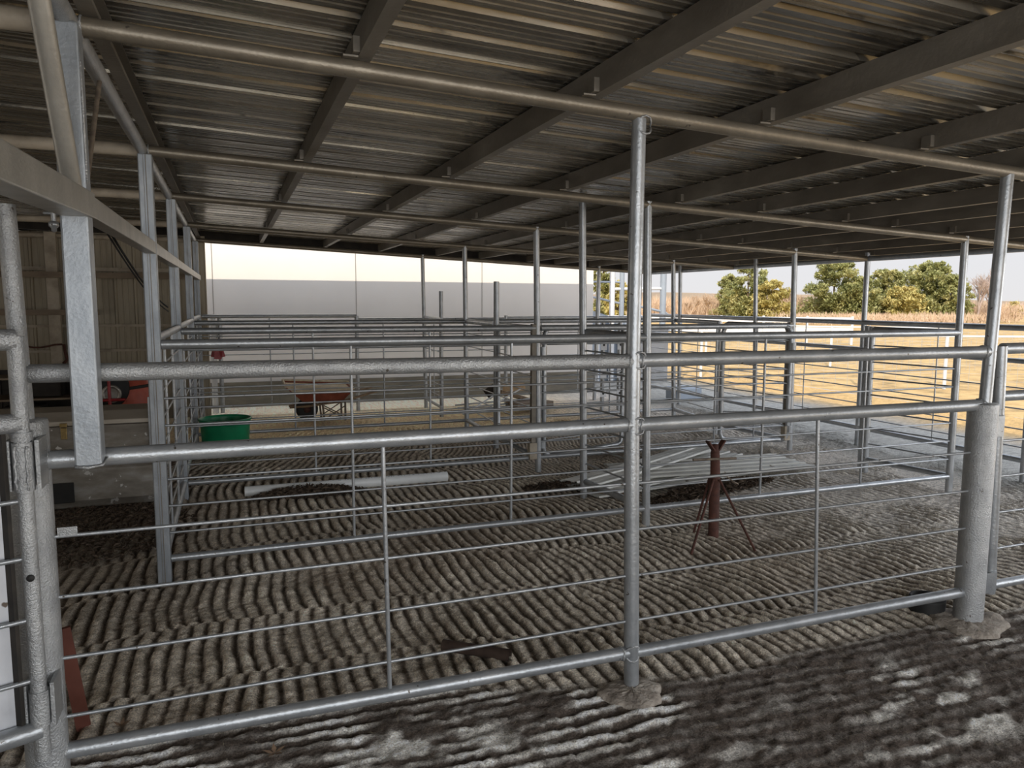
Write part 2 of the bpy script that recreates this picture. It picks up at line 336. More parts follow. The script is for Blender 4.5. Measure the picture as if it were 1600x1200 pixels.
# purlins
PX = [-1.90, -1.08, -.20, .60, 1.48, 2.18, 2.97, 3.47, 4.10, 4.72, 5.25]
nth = ['first', 'second', 'third', 'fourth', 'fifth', 'sixth', 'seventh', 'eighth', 'ninth', 'tenth', 'eleventh']
for i, px in enumerate(PX):
    o = empty('roof_purlin', (px, -3, zr(px)+.09), f'grey steel purlin under the roof sheets, {nth[i]} from the barn side', 'purlin', 'steel purlins above the pipe rafters')
    z = zr(px)+.088; mb = MB(); hh = .10
    mb.bar((px, -8.6, z), (px, 8.72, z), .006, hh)
    mb.bar((px+.022, -8.6, z-hh/2+.002), (px+.022, 8.72, z-hh/2+.002), .045, .004)
    mb.bar((px+.022, -8.6, z+hh/2-.002), (px+.022, 8.72, z+hh/2-.002), .045, .004)
    mb.bar((px+.043, -8.6, z-hh/2+.010), (px+.043, 8.72, z-hh/2+.010), .003, .016)
    mb.build('channel', 'purlin', o)
    if i:
        for yy in RY[:4]:
            c = MB(); c.box((px-.014, yy-.035, z-.022), (.022, .05, .05)); c.box((px-.03, yy-.012, z-hh/2-.004), (.05, .05, .006)); c.build('clip', 'purlin', o)
# far barn purlins (left of the truss)
for i, px in enumerate((-2.9, -4.1, -5.4)):
    mb = MB(); mb.bar((px, -8.6, zr(px)+.09), (px, 8.7, zr(px)+.09), .05, .10)
    tag(mb.build('roof_purlin', 'girt'), f'brown purlin inside the barn, {nth[i]} beyond the truss', 'purlin', 'brown purlins inside the barn')

# ------------------------------------------------------------------ truss and column A posts
XA = -1.93
tr_o = empty('roof_truss', (XA, 0, 1.9), 'long silver truss of pipe and square tube joining the left posts', 'truss')
mb = MB(); mb.tube((XA, -6, zr(XA)), (XA, 8.6, zr(XA)), .029, 20); mb.build('top_pipe', 'rough_pipe', tr_o)
mb = MB(); mb.bar((XA+.005, -6, 1.70), (XA+.005, -.03, 1.903), .082, .076)
mb.build('bottom_tube', 'beam', tr_o, .004)
mb = MB(); mb.bar((XA+.015, -.03, 1.90), (XA+.035, 8.75, 1.925), .055, .065); mb.build('bottom_tube', 'beam', tr_o, .003)
mb = MB(); mb.tube((XA, -.46, 2.43), (XA, -.115, 1.945), .0265, 18); mb.build('diagonal_brace', 'beam', tr_o)
mb = MB(); mb.tube((XA+.005, .50, 2.40), (XA+.005, .06, 1.94), .008, 10); tag(mb.build('thin_brace', 'rustpipe', tr_o), 'thin rusty brace rod')
PYA = [-.075, 2.0, 3.95, 6.3, 8.45]
al = ['nearest square post of the left row, standing on the second rail of the front fence', 'seamed silver square post at the left end of the second fence row',
      'silver square post at the left end of the third fence row', 'silver square post at the left end of the fourth fence row', 'farthest square post of the left row, by the pale wall']
for i, yy in enumerate(PYA):
    x = XA if i == 0 else XA+.012
    z0 = 1.118 if i == 0 else -.05; w_ = .074 if i == 0 else .072
    mb = MB(); mb.box((x, yy, (z0+2.41)/2), (w_, .074 if i else .078, 2.41-z0))
    po = tag(mb.build('square_post', 'square', None, .006), al[i], 'post', 'square posts of the left row')
    if i:
        s_ = MB(); s_.box((x+.004, yy-.0385, (z0+2.41)/2), (.004, .003, 2.41-z0)); s_.box((x-.008, yy-.0385, (z0+2.41)/2), (.002, .003, 2.41-z0)); s_.build('seam', 'purlin', po)
    if i == 0:
        s_ = MB(); s_.path([(x-.037, yy-.04, 1.121), (x, yy-.043, 1.116), (x+.037, yy-.04, 1.122), (x+.04, yy+.03, 1.13)], .005, 8)
        s_.path([(x+.036, yy-.03, 2.36), (x+.038, yy-.035, 2.2), (x+.038, yy-.034, 1.96)], .004, 6); s_.build('weld', 'rough_pipe', po)

# ------------------------------------------------------------------ fence helpers
RODZ = [.283, .441, .598, .754, .910, 1.066, 1.222]
def panel(name, label, A, B, group, top=1.372, bot=.13, rods=RODZ, stays=(1/3, 2/3), rr=.0072, tr=.028, br=.021, cat='fence panel', zoff=0, sr=.0095, topslope=0, mat='pipe'):
    A = Vector(A); B = Vector(B); o = empty(name, (A.x, A.y, 0), label, cat, group)
    P = lambda t, z: Vector((A.x+(B.x-A.x)*t, A.y+(B.y-A.y)*t, z+topslope*t))
    MB().tube(P(0, top), P(1, top), tr, 16).build('top_rail', mat, o)
    MB().tube(P(0, bot), P(1, bot), br, 14).build('bottom_rail', mat, o)
    for z in rods: MB().tube(P(0, z), P(1, z), rr, 8).build('rod', mat, o)
    for t in stays: MB().tube(P(t, bot), P(t, top), sr, 10).build('stay', mat, o)
    return o
def round_post(x, y, ztop, label, r=.0295, group=None, z0=-.05, top=None, mat='pipe', name='round_post'):
    t = top or (x, y)
    mb = MB(); mb.tube((x, y, z0), (t[0], t[1], ztop), r, 20)
    return tag(mb.build(name, mat), label, 'post', group)

# front fence (row at y = 0): every rail follows its own slightly uneven line
def front(label, XL, XRr, rails, rods, stay):
    o = empty('front_fence_panel', (XL, 0, 0), label, 'fence panel', 'silver pipe panels of the front fence')
    for nm, (p, q, r) in rails:
        a = aty(*p, 0); b_ = aty(*q, 0); d = (b_-a)/(b_.x-a.x); a2 = a+d*(XL-(.055 if nm == 'top_rail' and XL < -1 else 0)-a.x); b2 = a+d*(XRr-a.x)
        ro = MB().tube(a2, b2, r, 22).build(nm, 'rough_pipe' if nm == 'top_rail' and XL < -1 else 'pipe', o)
        for e, sg in ((a2, 1), (b2, -1)):
            w_ = MB(); w_.path([(e.x+sg*.028+.004*math.sin(t*1.7), e.y+(r+.001)*math.cos(t*R(30)), e.z+(r+.001)*math.sin(t*R(30))) for t in range(13)], .0045, 6)
            w_.build('weld', 'rough_pipe', ro)
    for p, q in rods:
        a = aty(*p, 0); b_ = aty(*q, 0); a = a+(b_-a)/(b_.x-a.x)*(XL-a.x if XL < -1 else 0); MB().tube(a, b_, .0062, 10).build('rod', 'pipe', o)
    a = aty(*stay[0], -.004); b_ = aty(*stay[1], -.004); MB().tube(a, b_, .0085, 10).build('stay', 'pipe', o)
    return o
pl = front('left half of the front fence, between the thick left post and centre post', -2.085, 0.0,
      [('top_rail', ((230, 580), (900, 566), .029)), ('middle_rail', ((200, 711), (800, 674.5), .029)), ('bottom_rail', ((130, 1168), (960, 1023), .0265))],
      [((92, 838), (977, 756)), ((100, 932), (977, 828)), ((108, 1027), (977, 900)), ((118, 1117), (977, 971))], ((598, 695), (609, 1075)))
pb = MB(); a = aty(94, 831, -.006); pb.box(a+Vector((.02, 0, 0)), (.055, .006, .028)); pb.build('tab', 'rough_pipe', pl)
front('right half of the front fence, between the centre post and the thick right post', 0.0, 1.985,
      [('top_rail', ((1020, 562.5), (1540, 549.5), .0285)), ('middle_rail', ((1020, 662), (1525, 633), .029)), ('bottom_rail', ((1010, 1015), (1500, 925.5), .0255))],
      [((985, 756), (1515, 707)), ((985, 828), (1513, 767)), ((985, 900), (1510, 825)), ((985, 970), (1507, 883))], ((1278, 652), (1274, 956)))
mb = MB(); mb.tube(aty(986.3, 1085, 0), aty(987, 700, 0), .0315, 22); mb.tube(aty(987, 700, 0), aty(989, 555, 0), .0310, 22); mb.tube(aty(989, 555, 0), aty(998.5, 186, 0), .0285, 22)
cp = tag(mb.build('round_post', 'pipe'), 'tall silver pipe post in the middle of the front fence, set in a concrete footing', 'post', 'tall round posts holding the pipe rafters')
for zc in (1.388, 1.122, .16, 2.30):
    w_ = MB()
    w_.path([(.015+.034*math.cos(t*R(30)), -.002-.034*abs(math.sin(t*R(30)))*.9, zc+.034*math.sin(t*R(30))*1.0) for t in range(13)], .004, 6)
    w_.build('weld', 'rough_pipe', cp)
# thick corner posts
def thick(x, label, topx, ztop, r=.069, zt=1.118, ru=.029):
    o = empty('thick_post', (x, 0, 0), label, 'post', 'thick gate posts of the front fence')
    mb = MB(); mb.lathe((x, 0, 0), [(r, -.06), (r, zt), (r-.003, zt+.010), (.0, zt+.016)], 36)
    mb.build('stump', 'rough_pipe', o)
    mb = MB(); mb.tube((x+(.012 if x > 0 else .0), .0, zt), (topx, .0, ztop), ru, 20); mb.build('upper_pipe', 'rough_pipe' if x < 0 else 'pipe', o)
    return o
thick(1.985, 'thick silver post at the right end of the front fence, thinner pipe on top', 2.035, 2.24)
tl = thick(-2.112, 'thick silver gate post at the far left of the front fence, carrying hinge sleeves', -2.125, 1.90, .061, 1.245, .026)

# second, third and fourth rows
G2 = 'rodded pipe fence panels across the pens'
XB, XC, XD = 1.24, 4.25, 5.20
rows = [(2.0, 'second'), (3.93, 'third'), (6.32, 'fourth')]
XL0 = XA+.05
panel('pen_fence_panel', 'left half of the second fence row, from the seamed square post to the middle post', (XL0, 2.0), (1.275, 2.0), G2)
panel('pen_fence_panel', 'right half of the second fence row, from the middle post to the right pen post', (1.275, 2.0), (4.28, 2.0), G2)
panel('pen_fence_panel', 'left half of the third fence row, behind the white pipe', (XL0, 3.93), (1.18, 3.93), G2)
panel('pen_fence_panel', 'right half of the third fence row, behind the pile of tin sheets', (1.24, 3.93), (4.22, 3.93), G2)
panel('pen_fence_panel', 'left half of the fourth fence row, just beyond the green tub', (XL0, 6.32), (1.24, 6.32), G2)
panel('pen_fence_panel', 'right half of the fourth fence row, far side of the pens', (1.24, 6.32), (4.26, 6.32), G2)
panel('pen_fence_panel', 'left part of the farthest fence row with a taller top rail', (XL0, 8.6), (.24, 8.6), G2, top=1.40, rods=[.40, .62, .86, 1.12], stays=(.42,))
panel('pen_fence_panel', 'middle part of the farthest fence row', (.24, 8.62), (2.6, 8.62), G2, top=1.345, rods=[.22, .40, .62, .86, 1.12], stays=(.5,))
panel('pen_fence_panel', 'right part of the farthest fence row', (2.6, 8.62), (5.15, 8.62), G2, top=1.36, rods=[.34, .55, .75, .95, 1.16], stays=(.5,))
G3 = 'fence panels running away from the camera'
al3 = ['second', 'third', 'fourth', 'fifth']
for i, (a, b_) in enumerate(((2.04, 3.91), (3.99, 6.26), (6.34, 8.40))):
    panel('side_fence_panel', f'fence panel seen end-on along the left posts, from the {al3[i]} to the {al3[i+1]} square post', (XA+.01, a), (XA+.02, b_), G3, top=1.40, br=.024)
panel('side_fence_panel', 'short dark-rodded panel running back from the middle post of the second row', (1.27, 2.0), (1.215, 2.90), G3, br=.026, stays=())
panel('side_fence_panel', 'short panel in the middle of the pens, behind the free-standing post', (1.215, 5.19), (1.24, 6.32), G3, br=.026, stays=())
panel('side_fence_panel', 'short panel between the free-standing post and the farthest row', (1.24, 7.5), (1.27, 8.6), G3, stays=())
panel('side_fence_panel', 'short panel running back from the right end of the second row', (4.28, 2.0), (4.15, 2.80), G3, br=.024, stays=())
panel('side_fence_panel', 'short panel far right between the pens, beyond the punched gate post', (4.10, 5.10), (4.26, 6.32), G3, br=.026, stays=())
# outer fence on the right (column D)
DZ = [.316, .48, .665, .855]
for i, (a, b_) in enumerate(((-1.2, 2.0), (2.0, 3.94), (3.94, 5.75), (5.75, 8.55))):
    o = panel('outer_fence_panel', ['nearest outer fence panel on the far right of the yard', 'outer fence panel in front of the golden field, left of the right pen post', 'outer fence panel third from the camera along the field', 'farthest outer fence panel along the field'][i], (XD, a), (XD, b_), 'outer fence panels along the field', top=1.40, bot=.20, rods=DZ, stays=(.5,), br=.026, rr=.0065, sr=.007)
    MB().tube((XD, a, 1.10), (XD, b_, 1.10), .024, 14).build('middle_rail', 'pipe', o)

# round posts
GP = 'tall round posts holding the pipe rafters'
def tall(px_t, py_t, x, y, label, mat='pipe'):
    t = aty(px_t, py_t, y); round_post(x, y, t.z+.03, label, group=GP, top=(t.x, y), mat=mat)
tall(1012, 322, 1.275, 2.0, 'tall round post of the second row, just right of the centre front post')
tall(1508, 375, 4.28, 2.0, 'tall round post at the right end of the second row')
tall(838, 360, 1.225, 3.93, 'tall round post in the middle of the third row')
tall(1242, 393, 4.23, 3.93, 'tall round post at the right end of the third row')
tall(726, 388, 1.24, 6.32, 'tall round post in the middle of the fourth row')
tall(1052, 410, 4.27, 6.32, 'tall round post at the right end of the fourth row')
tall(660, 401, 1.27, 8.55, 'tall round post in the farthest row, left of the free-standing posts')
tall(936, 418, 4.15, 8.55, 'tall round post in the farthest row, in front of the pale wall corner')
tall(910, 322, 1.21, 2.90, 'tall round gate post left of the centre front post, reaching a purlin')
tall(1356, 399, XD, 3.94, 'tall round post on the outer fence in front of the evergreens')
tall(1181, 407, XD, 5.75, 'tall round post on the outer fence, left of the third row end post')
tall(1063, 414, XD, 7.62, 'farthest tall round post on the outer fence')
tall(1627, 386, XD, 2.0, 'nearest tall round post on the outer fence')
round_post(1.235, 5.19, 1.838, 'short free-standing pipe post with an open top, in the middle of the pens', group='free-standing gate posts', r=.031)
round_post(1.26, 7.6, 1.76, 'farther short free-standing pipe post, left of the first one', group='free-standing gate posts', r=.029)
for (x, y, lab) in ((4.06, 5.06, 'low gate post with punched latch plates, right of centre'), (4.15, 2.80, 'low gate post behind the right half of the second row'), (2.6, 8.62, 'low post halfway along the farthest row'), (.24, 8.6, 'low post at the end of the raised rail in the farthest row')):
    o = round_post(x, y, 1.40, lab, group='low posts of the pens')
    if x == 4.06:
        for z in (.98, .45):
            pb = MB(); pb.box((x-.01, y-.034, z), (.05, .006, .16)); lp = pb.build('latch_plate', 'white', o); pb = MB(); pb.box((x-.01, y-.038, z), (.016, .004, .016)); tag(pb.build('hole', 'black', lp), 'dark punched hole')
# Two thick pale posts beyond the pens near the tub
for px, lab in ((334, 'left of a pair of pale thick posts against the pale wall'), (345, 'right of a pair of thick posts against the pale wall, in shade')):
    p = aty(px, 560, 9.0); round_post(p.x, 9.0, 1.42, lab, group='pair of posts by the pale wall', r=.042 if px == 334 else .03, mat='white' if px == 334 else 'pipe')

for (x, y, lab) in ((1.165, 3.93, 'dark steel latch upright against the middle post of the third row'), (4.165, 3.93, 'dark steel latch upright against the right end post of the third row')):
    o = empty('latch_upright', (x, y, 0), lab, 'post', 'dark latch uprights of the third row')
    mb = MB(); mb.box((x, y, .80), (.045, .05, 1.22)); mb.build('channel', 'purlin', o, .003)
    mb = MB(); mb.box((x-.01, y-.01, .20), (.075, .07, .16)); tag(mb.build('foot_block', 'tinpost', o, .004), 'pale block at the bottom')
# gates -------------------------------------------------------------
def gate(label, A, B, z0=.12, z1=1.37, nr=7, r=.024, plates=False, name='pen_gate', stays=(.5,)):
    A = Vector((A[0], A[1], 0)); B = Vector((B[0], B[1], 0)); d = (B-A).normalized(); o = empty(name, A, label, 'gate', 'rodded pipe gates of the pens')
    c = .07
    def rc(e, s, zc, sz):   # rounded corner points
        return [e-d*s*c*(1-math.sin(t*R(22.5)))*1.0+Vector((0, 0, zc+sz*(-c*(1-math.cos(t*R(22.5)))))) for t in range(0, 5)]
    pts = []
    pts += [A+d*c+Vector((0, 0, z0)), B-d*c+Vector((0, 0, z0))]
    pts += [B-d*c*.3+Vector((0, 0, z0+c*.3)), B+Vector((0, 0, z0+c)), B+Vector((0, 0, z1-c)), B-d*c*.3+Vector((0, 0, z1-c*.3)), B-d*c+Vector((0, 0, z1)), A+d*c+Vector((0, 0, z1)),
            A+d*c*.3+Vector((0, 0, z1-c*.3)), A+Vector((0, 0, z1-c)), A+Vector((0, 0, z0+c)), A+d*c*.3+Vector((0, 0, z0+c*.3)), A+d*c+Vector((0, 0, z0))]
    MB().path(pts, r, 12).build('frame', 'pipe', o)
    for k in range(nr):
        z = z0+(z1-z0)*(k+1)/(nr+1); MB().tube(A+Vector((0, 0, z)), B+Vector((0, 0, z)), .007, 8).build('rod', 'pipe', o)
    for t in stays: MB().tube(A+(B-A)*t+Vector((0, 0, z0)), A+(B-A)*t+Vector((0, 0, z1)), .009, 8).build('stay', 'pipe', o)
    for z in (.25, 1.15): MB().tube(A-d*.02+Vector((0, 0, z-.04)), A-d*.02+Vector((0, 0, z+.04)), r+.012, 10).build('hinge', 'pipe', o)
    return o
p1 = atz(971, 693, .12)
gate('open gate swung in from the middle post of the third row, rounded corners', (1.30, 3.98), (p1.x, p1.y))
p2 = atz(1102, 687, .12)
gate('open gate swung in towards the right end of the third row', (4.16, 3.90), (p2.x+.15, p2.y-.05), nr=7)
gate('closed gate between the third row middle post and the free-standing post', (1.215, 4.02), (1.235, 5.12), stays=())
gate('narrow gate right of the third row end post, seen end-on', (4.2, 4.0), (4.08, 4.98), stays=())
round_post(4.30, 3.0, 1.40, 'low post just behind the gate post, right of the second row', group='low posts of the pens')
for i, (x, y, yy2) in enumerate(((3.70, 7.40, 8.3), (3.98, 7.40, 8.3))):
    o = round_post(x, y, 1.36, ['left one of two posts with punched white plates at the back', 'right one of two posts with punched white plates at the back'][i], group='punched posts at the back', r=.03)
    for z in (.98, .55, .25):
        pb = MB(); pb.box((x, y-.034, z), (.10, .006, .15 if z > .3 else .1)); lp = pb.build('latch_plate', 'white', o)
        pb = MB(); pb.box((x, y-.039, z), (.03, .004, .03), Matrix.Rotation(R(45), 3, 'Y')); tag(pb.build('hole', 'black', lp), 'dark punched hole')

# foreground gate at far left: stile, hinge sleeves, rods, sheet
gd = Vector((-.93, -.36, 0)).normalized(); S = Vector((-2.098, -.115, 0))
go = empty('stock_gate', S, 'foreground pipe gate at the far left edge with a pale sheet behind its rods', 'gate')
def gp(t, z, off=0): return S+gd*t+Vector((.36, -.93, 0)).normalized()*(-off)+Vector((0, 0, z))
MB().tube(gp(0, .22), gp(0, 1.515), .0225, 22).build('stile', 'rough_pipe', go)
MB().tube(gp(-.0, 1.505), gp(1.25, 1.505), .031, 18).build('top_rail', 'rough_pipe', go)
MB().tube(gp(0, 1.262), gp(1.25, 1.262), .029, 18).build('middle_rail', 'rough_pipe', go)
MB().tube(gp(0, .315), gp(1.25, .315), .029, 18).build('bottom_rail', 'pipe', go)
MB().tube(gp(1.25, .28), gp(1.25, 1.52), .029, 18).build('stile', 'pipe', go)
for z in (.475, .665, .855, 1.03): MB().tube(gp(0, z), gp(1.25, z), .0075, 10).build('rod', 'pipe', go)
sh = MB()
for (t0, t1, z0, z1) in ((.055, 1.2, .30, 1.24),):
    sh.poly([gp(t0, z0, .02), gp(t1, z0, .02), gp(t1, z1, .02), gp(t0, z1, .02)])
sh.build('sheet', surf('scraped_pale_sheet', [(.3, (.36, .37, .39)), (.5, (.56, .57, .60)), (.75, (.66, .67, .70))], 5, rough=.45, metal=.2, spots=(16, .68, (.12, .09, .07))), go)
ed = MB(); ed.bar(gp(.05, .30, .012), gp(.05, 1.24, .012), .012, .03); tag(ed.build('edge_strip', 'darkbox', go), 'dark flaking edge of the sheet')
hl = MB(); hh_ = gp(0, .80); hl.lathe((hh_.x+.004, hh_.y-.0225, hh_.z), [(.011, 0), (.011, .004), (0, .004)], 14, Matrix.Rotation(R(90), 3, 'X')); hl.build('hole', 'black', go)
hs = empty('hinge_sleeve', (-2.1, -.08, 1.13), 'upper welded hinge sleeve and plate on the thick left post', 'hinge', 'hinges of the foreground gates')
MB().tube((-2.098, -.115, 1.06), (-2.098, -.115, 1.205), .0275, 20).build('sleeve', 'rough_pipe', hs)
MB().tube((-2.098, -.115, 1.21), (-2.098, -.115, 1.235), .0285, 20).build('collar', 'rough_pipe', hs)
for xx in (-2.060, -2.135):
    pb = MB(); pb.box((xx, -.065, 1.135), (.012, .115, .15)); pb.build('plate', 'rough_pipe', hs, .002)
for xx in (-2.083, -2.113):
    pb = MB(); pb.path([(xx+.002*math.sin(t*2.3), -.141, 1.065+.0145*t) for t in range(10)], .004, 6); pb.build('weld', 'rough_pipe', hs)
hs = empty('hinge_sleeve', (-2.1, -.08, .36), 'lower welded hinge sleeve and plate on the thick left post', 'hinge', 'hinges of the foreground gates')
MB().tube((-2.098, -.115, .33), (-2.098, -.115, .44), .0275, 20).build('sleeve', 'rough_pipe', hs)
for xx in (-2.062, -2.135):
    pb = MB(); pb.box((xx, -.065, .39), (.012, .115, .14)); pb.build('plate', 'rough_pipe', hs, .002)

# right-hand gate beyond the thick right post
gr = empty('stock_gate', (2.155, .05, 0), 'pipe gate hinged on the thick right post, leaving the right edge of the view', 'gate')
MB().tube((2.195, .05, .10), (2.15, .05, 1.405), .0285, 20).build('stile', 'pipe', gr)
for nm, z, r_ in (('top_rail', 1.392, .0285), ('middle_rail', 1.148, .0275), ('bottom_rail', .14, .023)): MB().tube((2.16, .05, z), (4.1, .05, z), r_, 16).build(nm, 'pipe', gr)
for z in (.338, .533, .726, .913): MB().tube((2.16, .05, z), (4.1, .05, z), .0062, 8).build('rod', 'pipe', gr)
MB().tube((4.1, .05, .12), (4.1, .05, 1.40), .0285, 16).build('stile', 'pipe', gr)
for nm, z, px_ in (('upper', 1.0, 2.158), ('lower', .175, 2.188)):
    hs = empty('hinge_sleeve', (px_, .03, z), f'{nm} hinge sleeve welded to the thick right post', 'hinge', 'hinges of the foreground gates')
    MB().tube((px_, .05, z-.055), (px_-.004, .05, z+.055), .0345, 18).build('sleeve', 'pipe', hs)
    pb = MB(); pb.box((px_-.055, .012, z), (.11, .008, .105)); pb.build('plate', 'pipe', hs)
    if z > .5: MB().tube((px_-.004, .05, z+.06), (px_-.005, .05, z+.085), .033, 18).build('collar', 'pipe', hs)

# footings
for (x, y, r_, lab) in ((.0, -.05, .135, 'rough round concrete footing at the foot of the centre post'), (1.97, -.02, .20, 'wider concrete footing around the thick right post')):
    mb = MB(); prof = []
    n0 = 40
    rings = [(1.0, 0.0), (.95, .018), (.75, .024), (.4, .026), (0.01, .026)]
    st = len(mb.v)
    for k, (f_, z) in enumerate(rings):
        for i in range(n0):
            t = 2*math.pi*i/n0; rr_ = r_*f_*(1+.10*math.sin(3*t+x)+.06*math.sin(7*t+1)); mb.v.append(Vector((x+rr_*math.cos(t), y+rr_*.85*math.sin(t), z-.008+.003*math.sin(9*t+k))))
    for k in range(len(rings)-1):
        for i in range(n0):
            j = (i+1) % n0; mb.f.append((k*n0+i, k*n0+j, (k+1)*n0+j, (k+1)*n0+i)); mb.sm.append(True)
    tag(mb.build('concrete_footing', 'concrete'), lab, 'footing', 'concrete post footings')
rg = MB(); rg.lathe((1.90, .17, 0), [(.085, -.01), (.088, .06), (.086, .075), (.074, .075), (.072, -.01)], 30)
tag(rg.build('rubber_tub', 'black'), 'low black tub rim sunk in the dirt behind the thick right post', 'tub')

# ------------------------------------------------------------------ barn side
tn = MB(); prof = []; x = -8.0
while x < -1.86:
    prof += [(x, 0), (x+.012, -.022), (x+.036, -.022), (x+.048, 0), (x+.105, 0), (x+.110, -.007), (x+.122, -.007), (x+.127, 0), (x+.175, 0), (x+.180, -.007), (x+.192, -.007), (x+.197, 0)]; x += .24
n = len(prof)
for z in (-.05, 2.50):
    for px, py in prof: tn.v.append(Vector((px, 8.72+py, z)))
for i in range(n-1): tn.f.append((i, i+1, n+i+1, n+i)); tn.sm.append(False)
struct(tn.build('wall_back', 'tin'))
for i, (z, lab) in enumerate(((2.02, 'upper'), (1.28, 'middle'), (.95, 'lower'))):
    mb = MB(); mb.bar((-8, 8.66, z), (-1.9, 8.66, z), .05, .035 if i else .05); struct(mb.build(f'trim_{i+3}', 'tinpost'))
mb = MB(); mb.bar((-8, 8.2, 1.93), (-1.88, 8.2, 1.93), .06, .07)
tag(mb.build('barn_girt', 'girt'), 'brown rusty girt in front of the tan tin wall, under the truss', 'girt')
zg = aty(75, 488, 8.42).z; mb = MB(); mb.bar((-8, 8.42, zg), (-3.1, 8.42, zg), .06, .07); tag(mb.build('barn_girt', 'girt'), 'shorter brown girt with flaking paint, left of the nearest square post', 'girt')
mb = MB(); mb.box((-3.62, 8.5, 1.2), (.13, .08, 2.55)); tag(mb.build('barn_post', 'tinpost'), 'tan steel post against the tin wall inside the barn', 'post')
# left and rear walls of the barn
for nm, a, b_ in (('wall_left', (-8, -8.9), (-8, 8.72)), ('wall_rear', (-8, -8.9), (-1.95, -8.9))):
    mb = MB(); mb.poly([(a[0], a[1], -.05), (b_[0], b_[1], -.05), (b_[0], b_[1], zr(-8)+.1), (a[0], a[1], zr(-8)+.1)]); struct(mb.build(nm, 'tin'))
# pipe fitting hanging from the barn rafter
ft = MB(); p = aty(84, 350, 3.6); ft.tube(p+Vector((0, 0, .09)), p, .018, 12); ft.lathe(p, [(.02, .02), (.034, .01), (.034, -.015), (.018, -.03), (.018, -.05), (0.001, -.06)], 14)
ft.tube(p+Vector((-.06, 0, .075)), p+Vector((.05, 0, .075)), .012, 10); ft.tube(p+Vector((0, 0, .08)), (p.x, 3.6, 2.45), .008, 8)
tag(ft.build('pipe_fitting', 'pipe'), 'small silver pipe fitting hanging under the barn roof beyond the truss', 'fitting')
# cables sagging behind the square posts
for i, (a, b_) in enumerate((((150, 335), (272, 462)), ((160, 338), (275, 470)), ((245, 410), (270, 440)))):
    pass
cbl = MB(); a = aty(165, 352, 1.2); b_ = aty(262, 480, 4.2); pts = [a.lerp(b_, t/8)+Vector((0, 0, -.05*math.sin(math.pi*t/8))) for t in range(9)]; cbl.path(pts, .006, 6)
pts = [p+Vector((.0, .05, -.035)) for p in pts]; cbl.path(pts, .005, 6)
tag(cbl.build('cable_pair', 'black'), 'pair of thin dark cables slanting down behind the square posts', 'cable')
# chain and hook on tin wall
ch = MB(); pts = [Vector((-3.95+.08*t, 8.45, 1.03-.02*math.sin(t))) for t in range(6)]; ch.path(pts, .012, 6); ch.path([(-3.53, 8.44, 1.05), (-3.52, 8.44, .95), (-3.50, 8.44, .85), (-3.55, 8.44, .80)], .02, 6)
tag(ch.build('rusty_chain', 'rust'), 'rusty chain hanging on the tan post of the barn wall', 'chain')

# toolbox
tb = empty('truck_toolbox', (-2.7, 4.1, 0), 'long scuffed aluminium truck toolbox on the dirt at the left, lid shut', 'toolbox')
x0, x1 = -3.45, -2.10
b1 = MB()
fr_ = [(3.90, .0), (3.885, .06), (3.90, .30), (3.93, .36), (3.90, .42), (3.90, .645), (4.33, .645), (4.33, .0)]
for xx in (x0, x1):
    for yy, zz in fr_: b1.v.append(Vector((xx, yy, zz+.005)))
k = len(fr_)
for i in range(k): j = (i+1) % k; b1.f.append((i, k+i, k+j, j)); b1.sm.append(False)
b1.f.append(tuple(range(k))); b1.f.append(tuple(reversed(range(k, 2*k)))); b1.sm += [False, False]
b1.build('body', 'alu', tb, .006)
ld = MB(); lf = [(3.885, .655), (3.885, .69), (3.99, .752), (4.34, .752), (4.34, .655)]
for xx in (x0-.01, x1+.01):
    for yy, zz in lf: ld.v.append(Vector((xx, yy, zz)))
k = 5
for i in range(k): j = (i+1) % k; ld.f.append((i, k+i, k+j, j)); ld.sm.append(False)
ld.f.append(tuple(range(k))); ld.f.append(tuple(reversed(range(k, 2*k)))); ld.sm += [False, False]
ld.build('lid', 'alu_lid', tb, .005)
lt = MB(); lt.box((-2.735, 3.872, .60), (.042, .02, .09)); lt.box((-2.735, 3.868, .665), (.048, .03, .03)); lt.build('latch', 'brass', tb, .004)
lt = MB(); lt.box((-2.775, 3.876, .135), (.17, .012, .16)); tag(lt.build('hole', 'black', tb, .01), 'square dark cut-out')
lt = MB(); lt.box((-2.13, 3.86, .60), (.03, .02, .52)); lt.box((-2.105, 3.86, .62), (.012, .03, .40)); lt.box((-2.12, 3.85, .72), (.05, .012, .012)); tag(lt.build('side_bracket', 'pipe', tb), 'bright upright bracket at the right end')

# cement mixer behind toolbox
mx_ = empty('cement_mixer', (-2.6, 5.3, 0), 'orange-red cement mixer with black gear cover, behind the toolbox', 'mixer')
rot = Matrix.Rotation(R(-7), 3, 'Y') @ Matrix.Rotation(R(-4), 3, 'X')
dm = MB(); dm.lathe((-2.44, 5.35, .70), [(.0, -.22), (.15, -.21), (.20, -.10), (.205, .08), (.20, .09), (.17, .17), (.15, .19), (.14, .19), (.15, .14)], 30, rot); dm.build('drum', 'orange', mx_)
rg = MB(); rg.lathe((-2.44, 5.35, .70), [(.208, .065), (.214, .07), (.214, .09), (.207, .095)], 30, rot); rg.build('ring_gear', 'darkbox', mx_)
cv = MB(); cv.lathe((-2.60, 5.16, .80), [(0, .03), (.17, .03), (.185, .01), (.185, -.03), (0, -.03)], 26, Matrix.Rotation(R(90), 3, 'X')); cv.build('gear_cover', 'black', mx_)
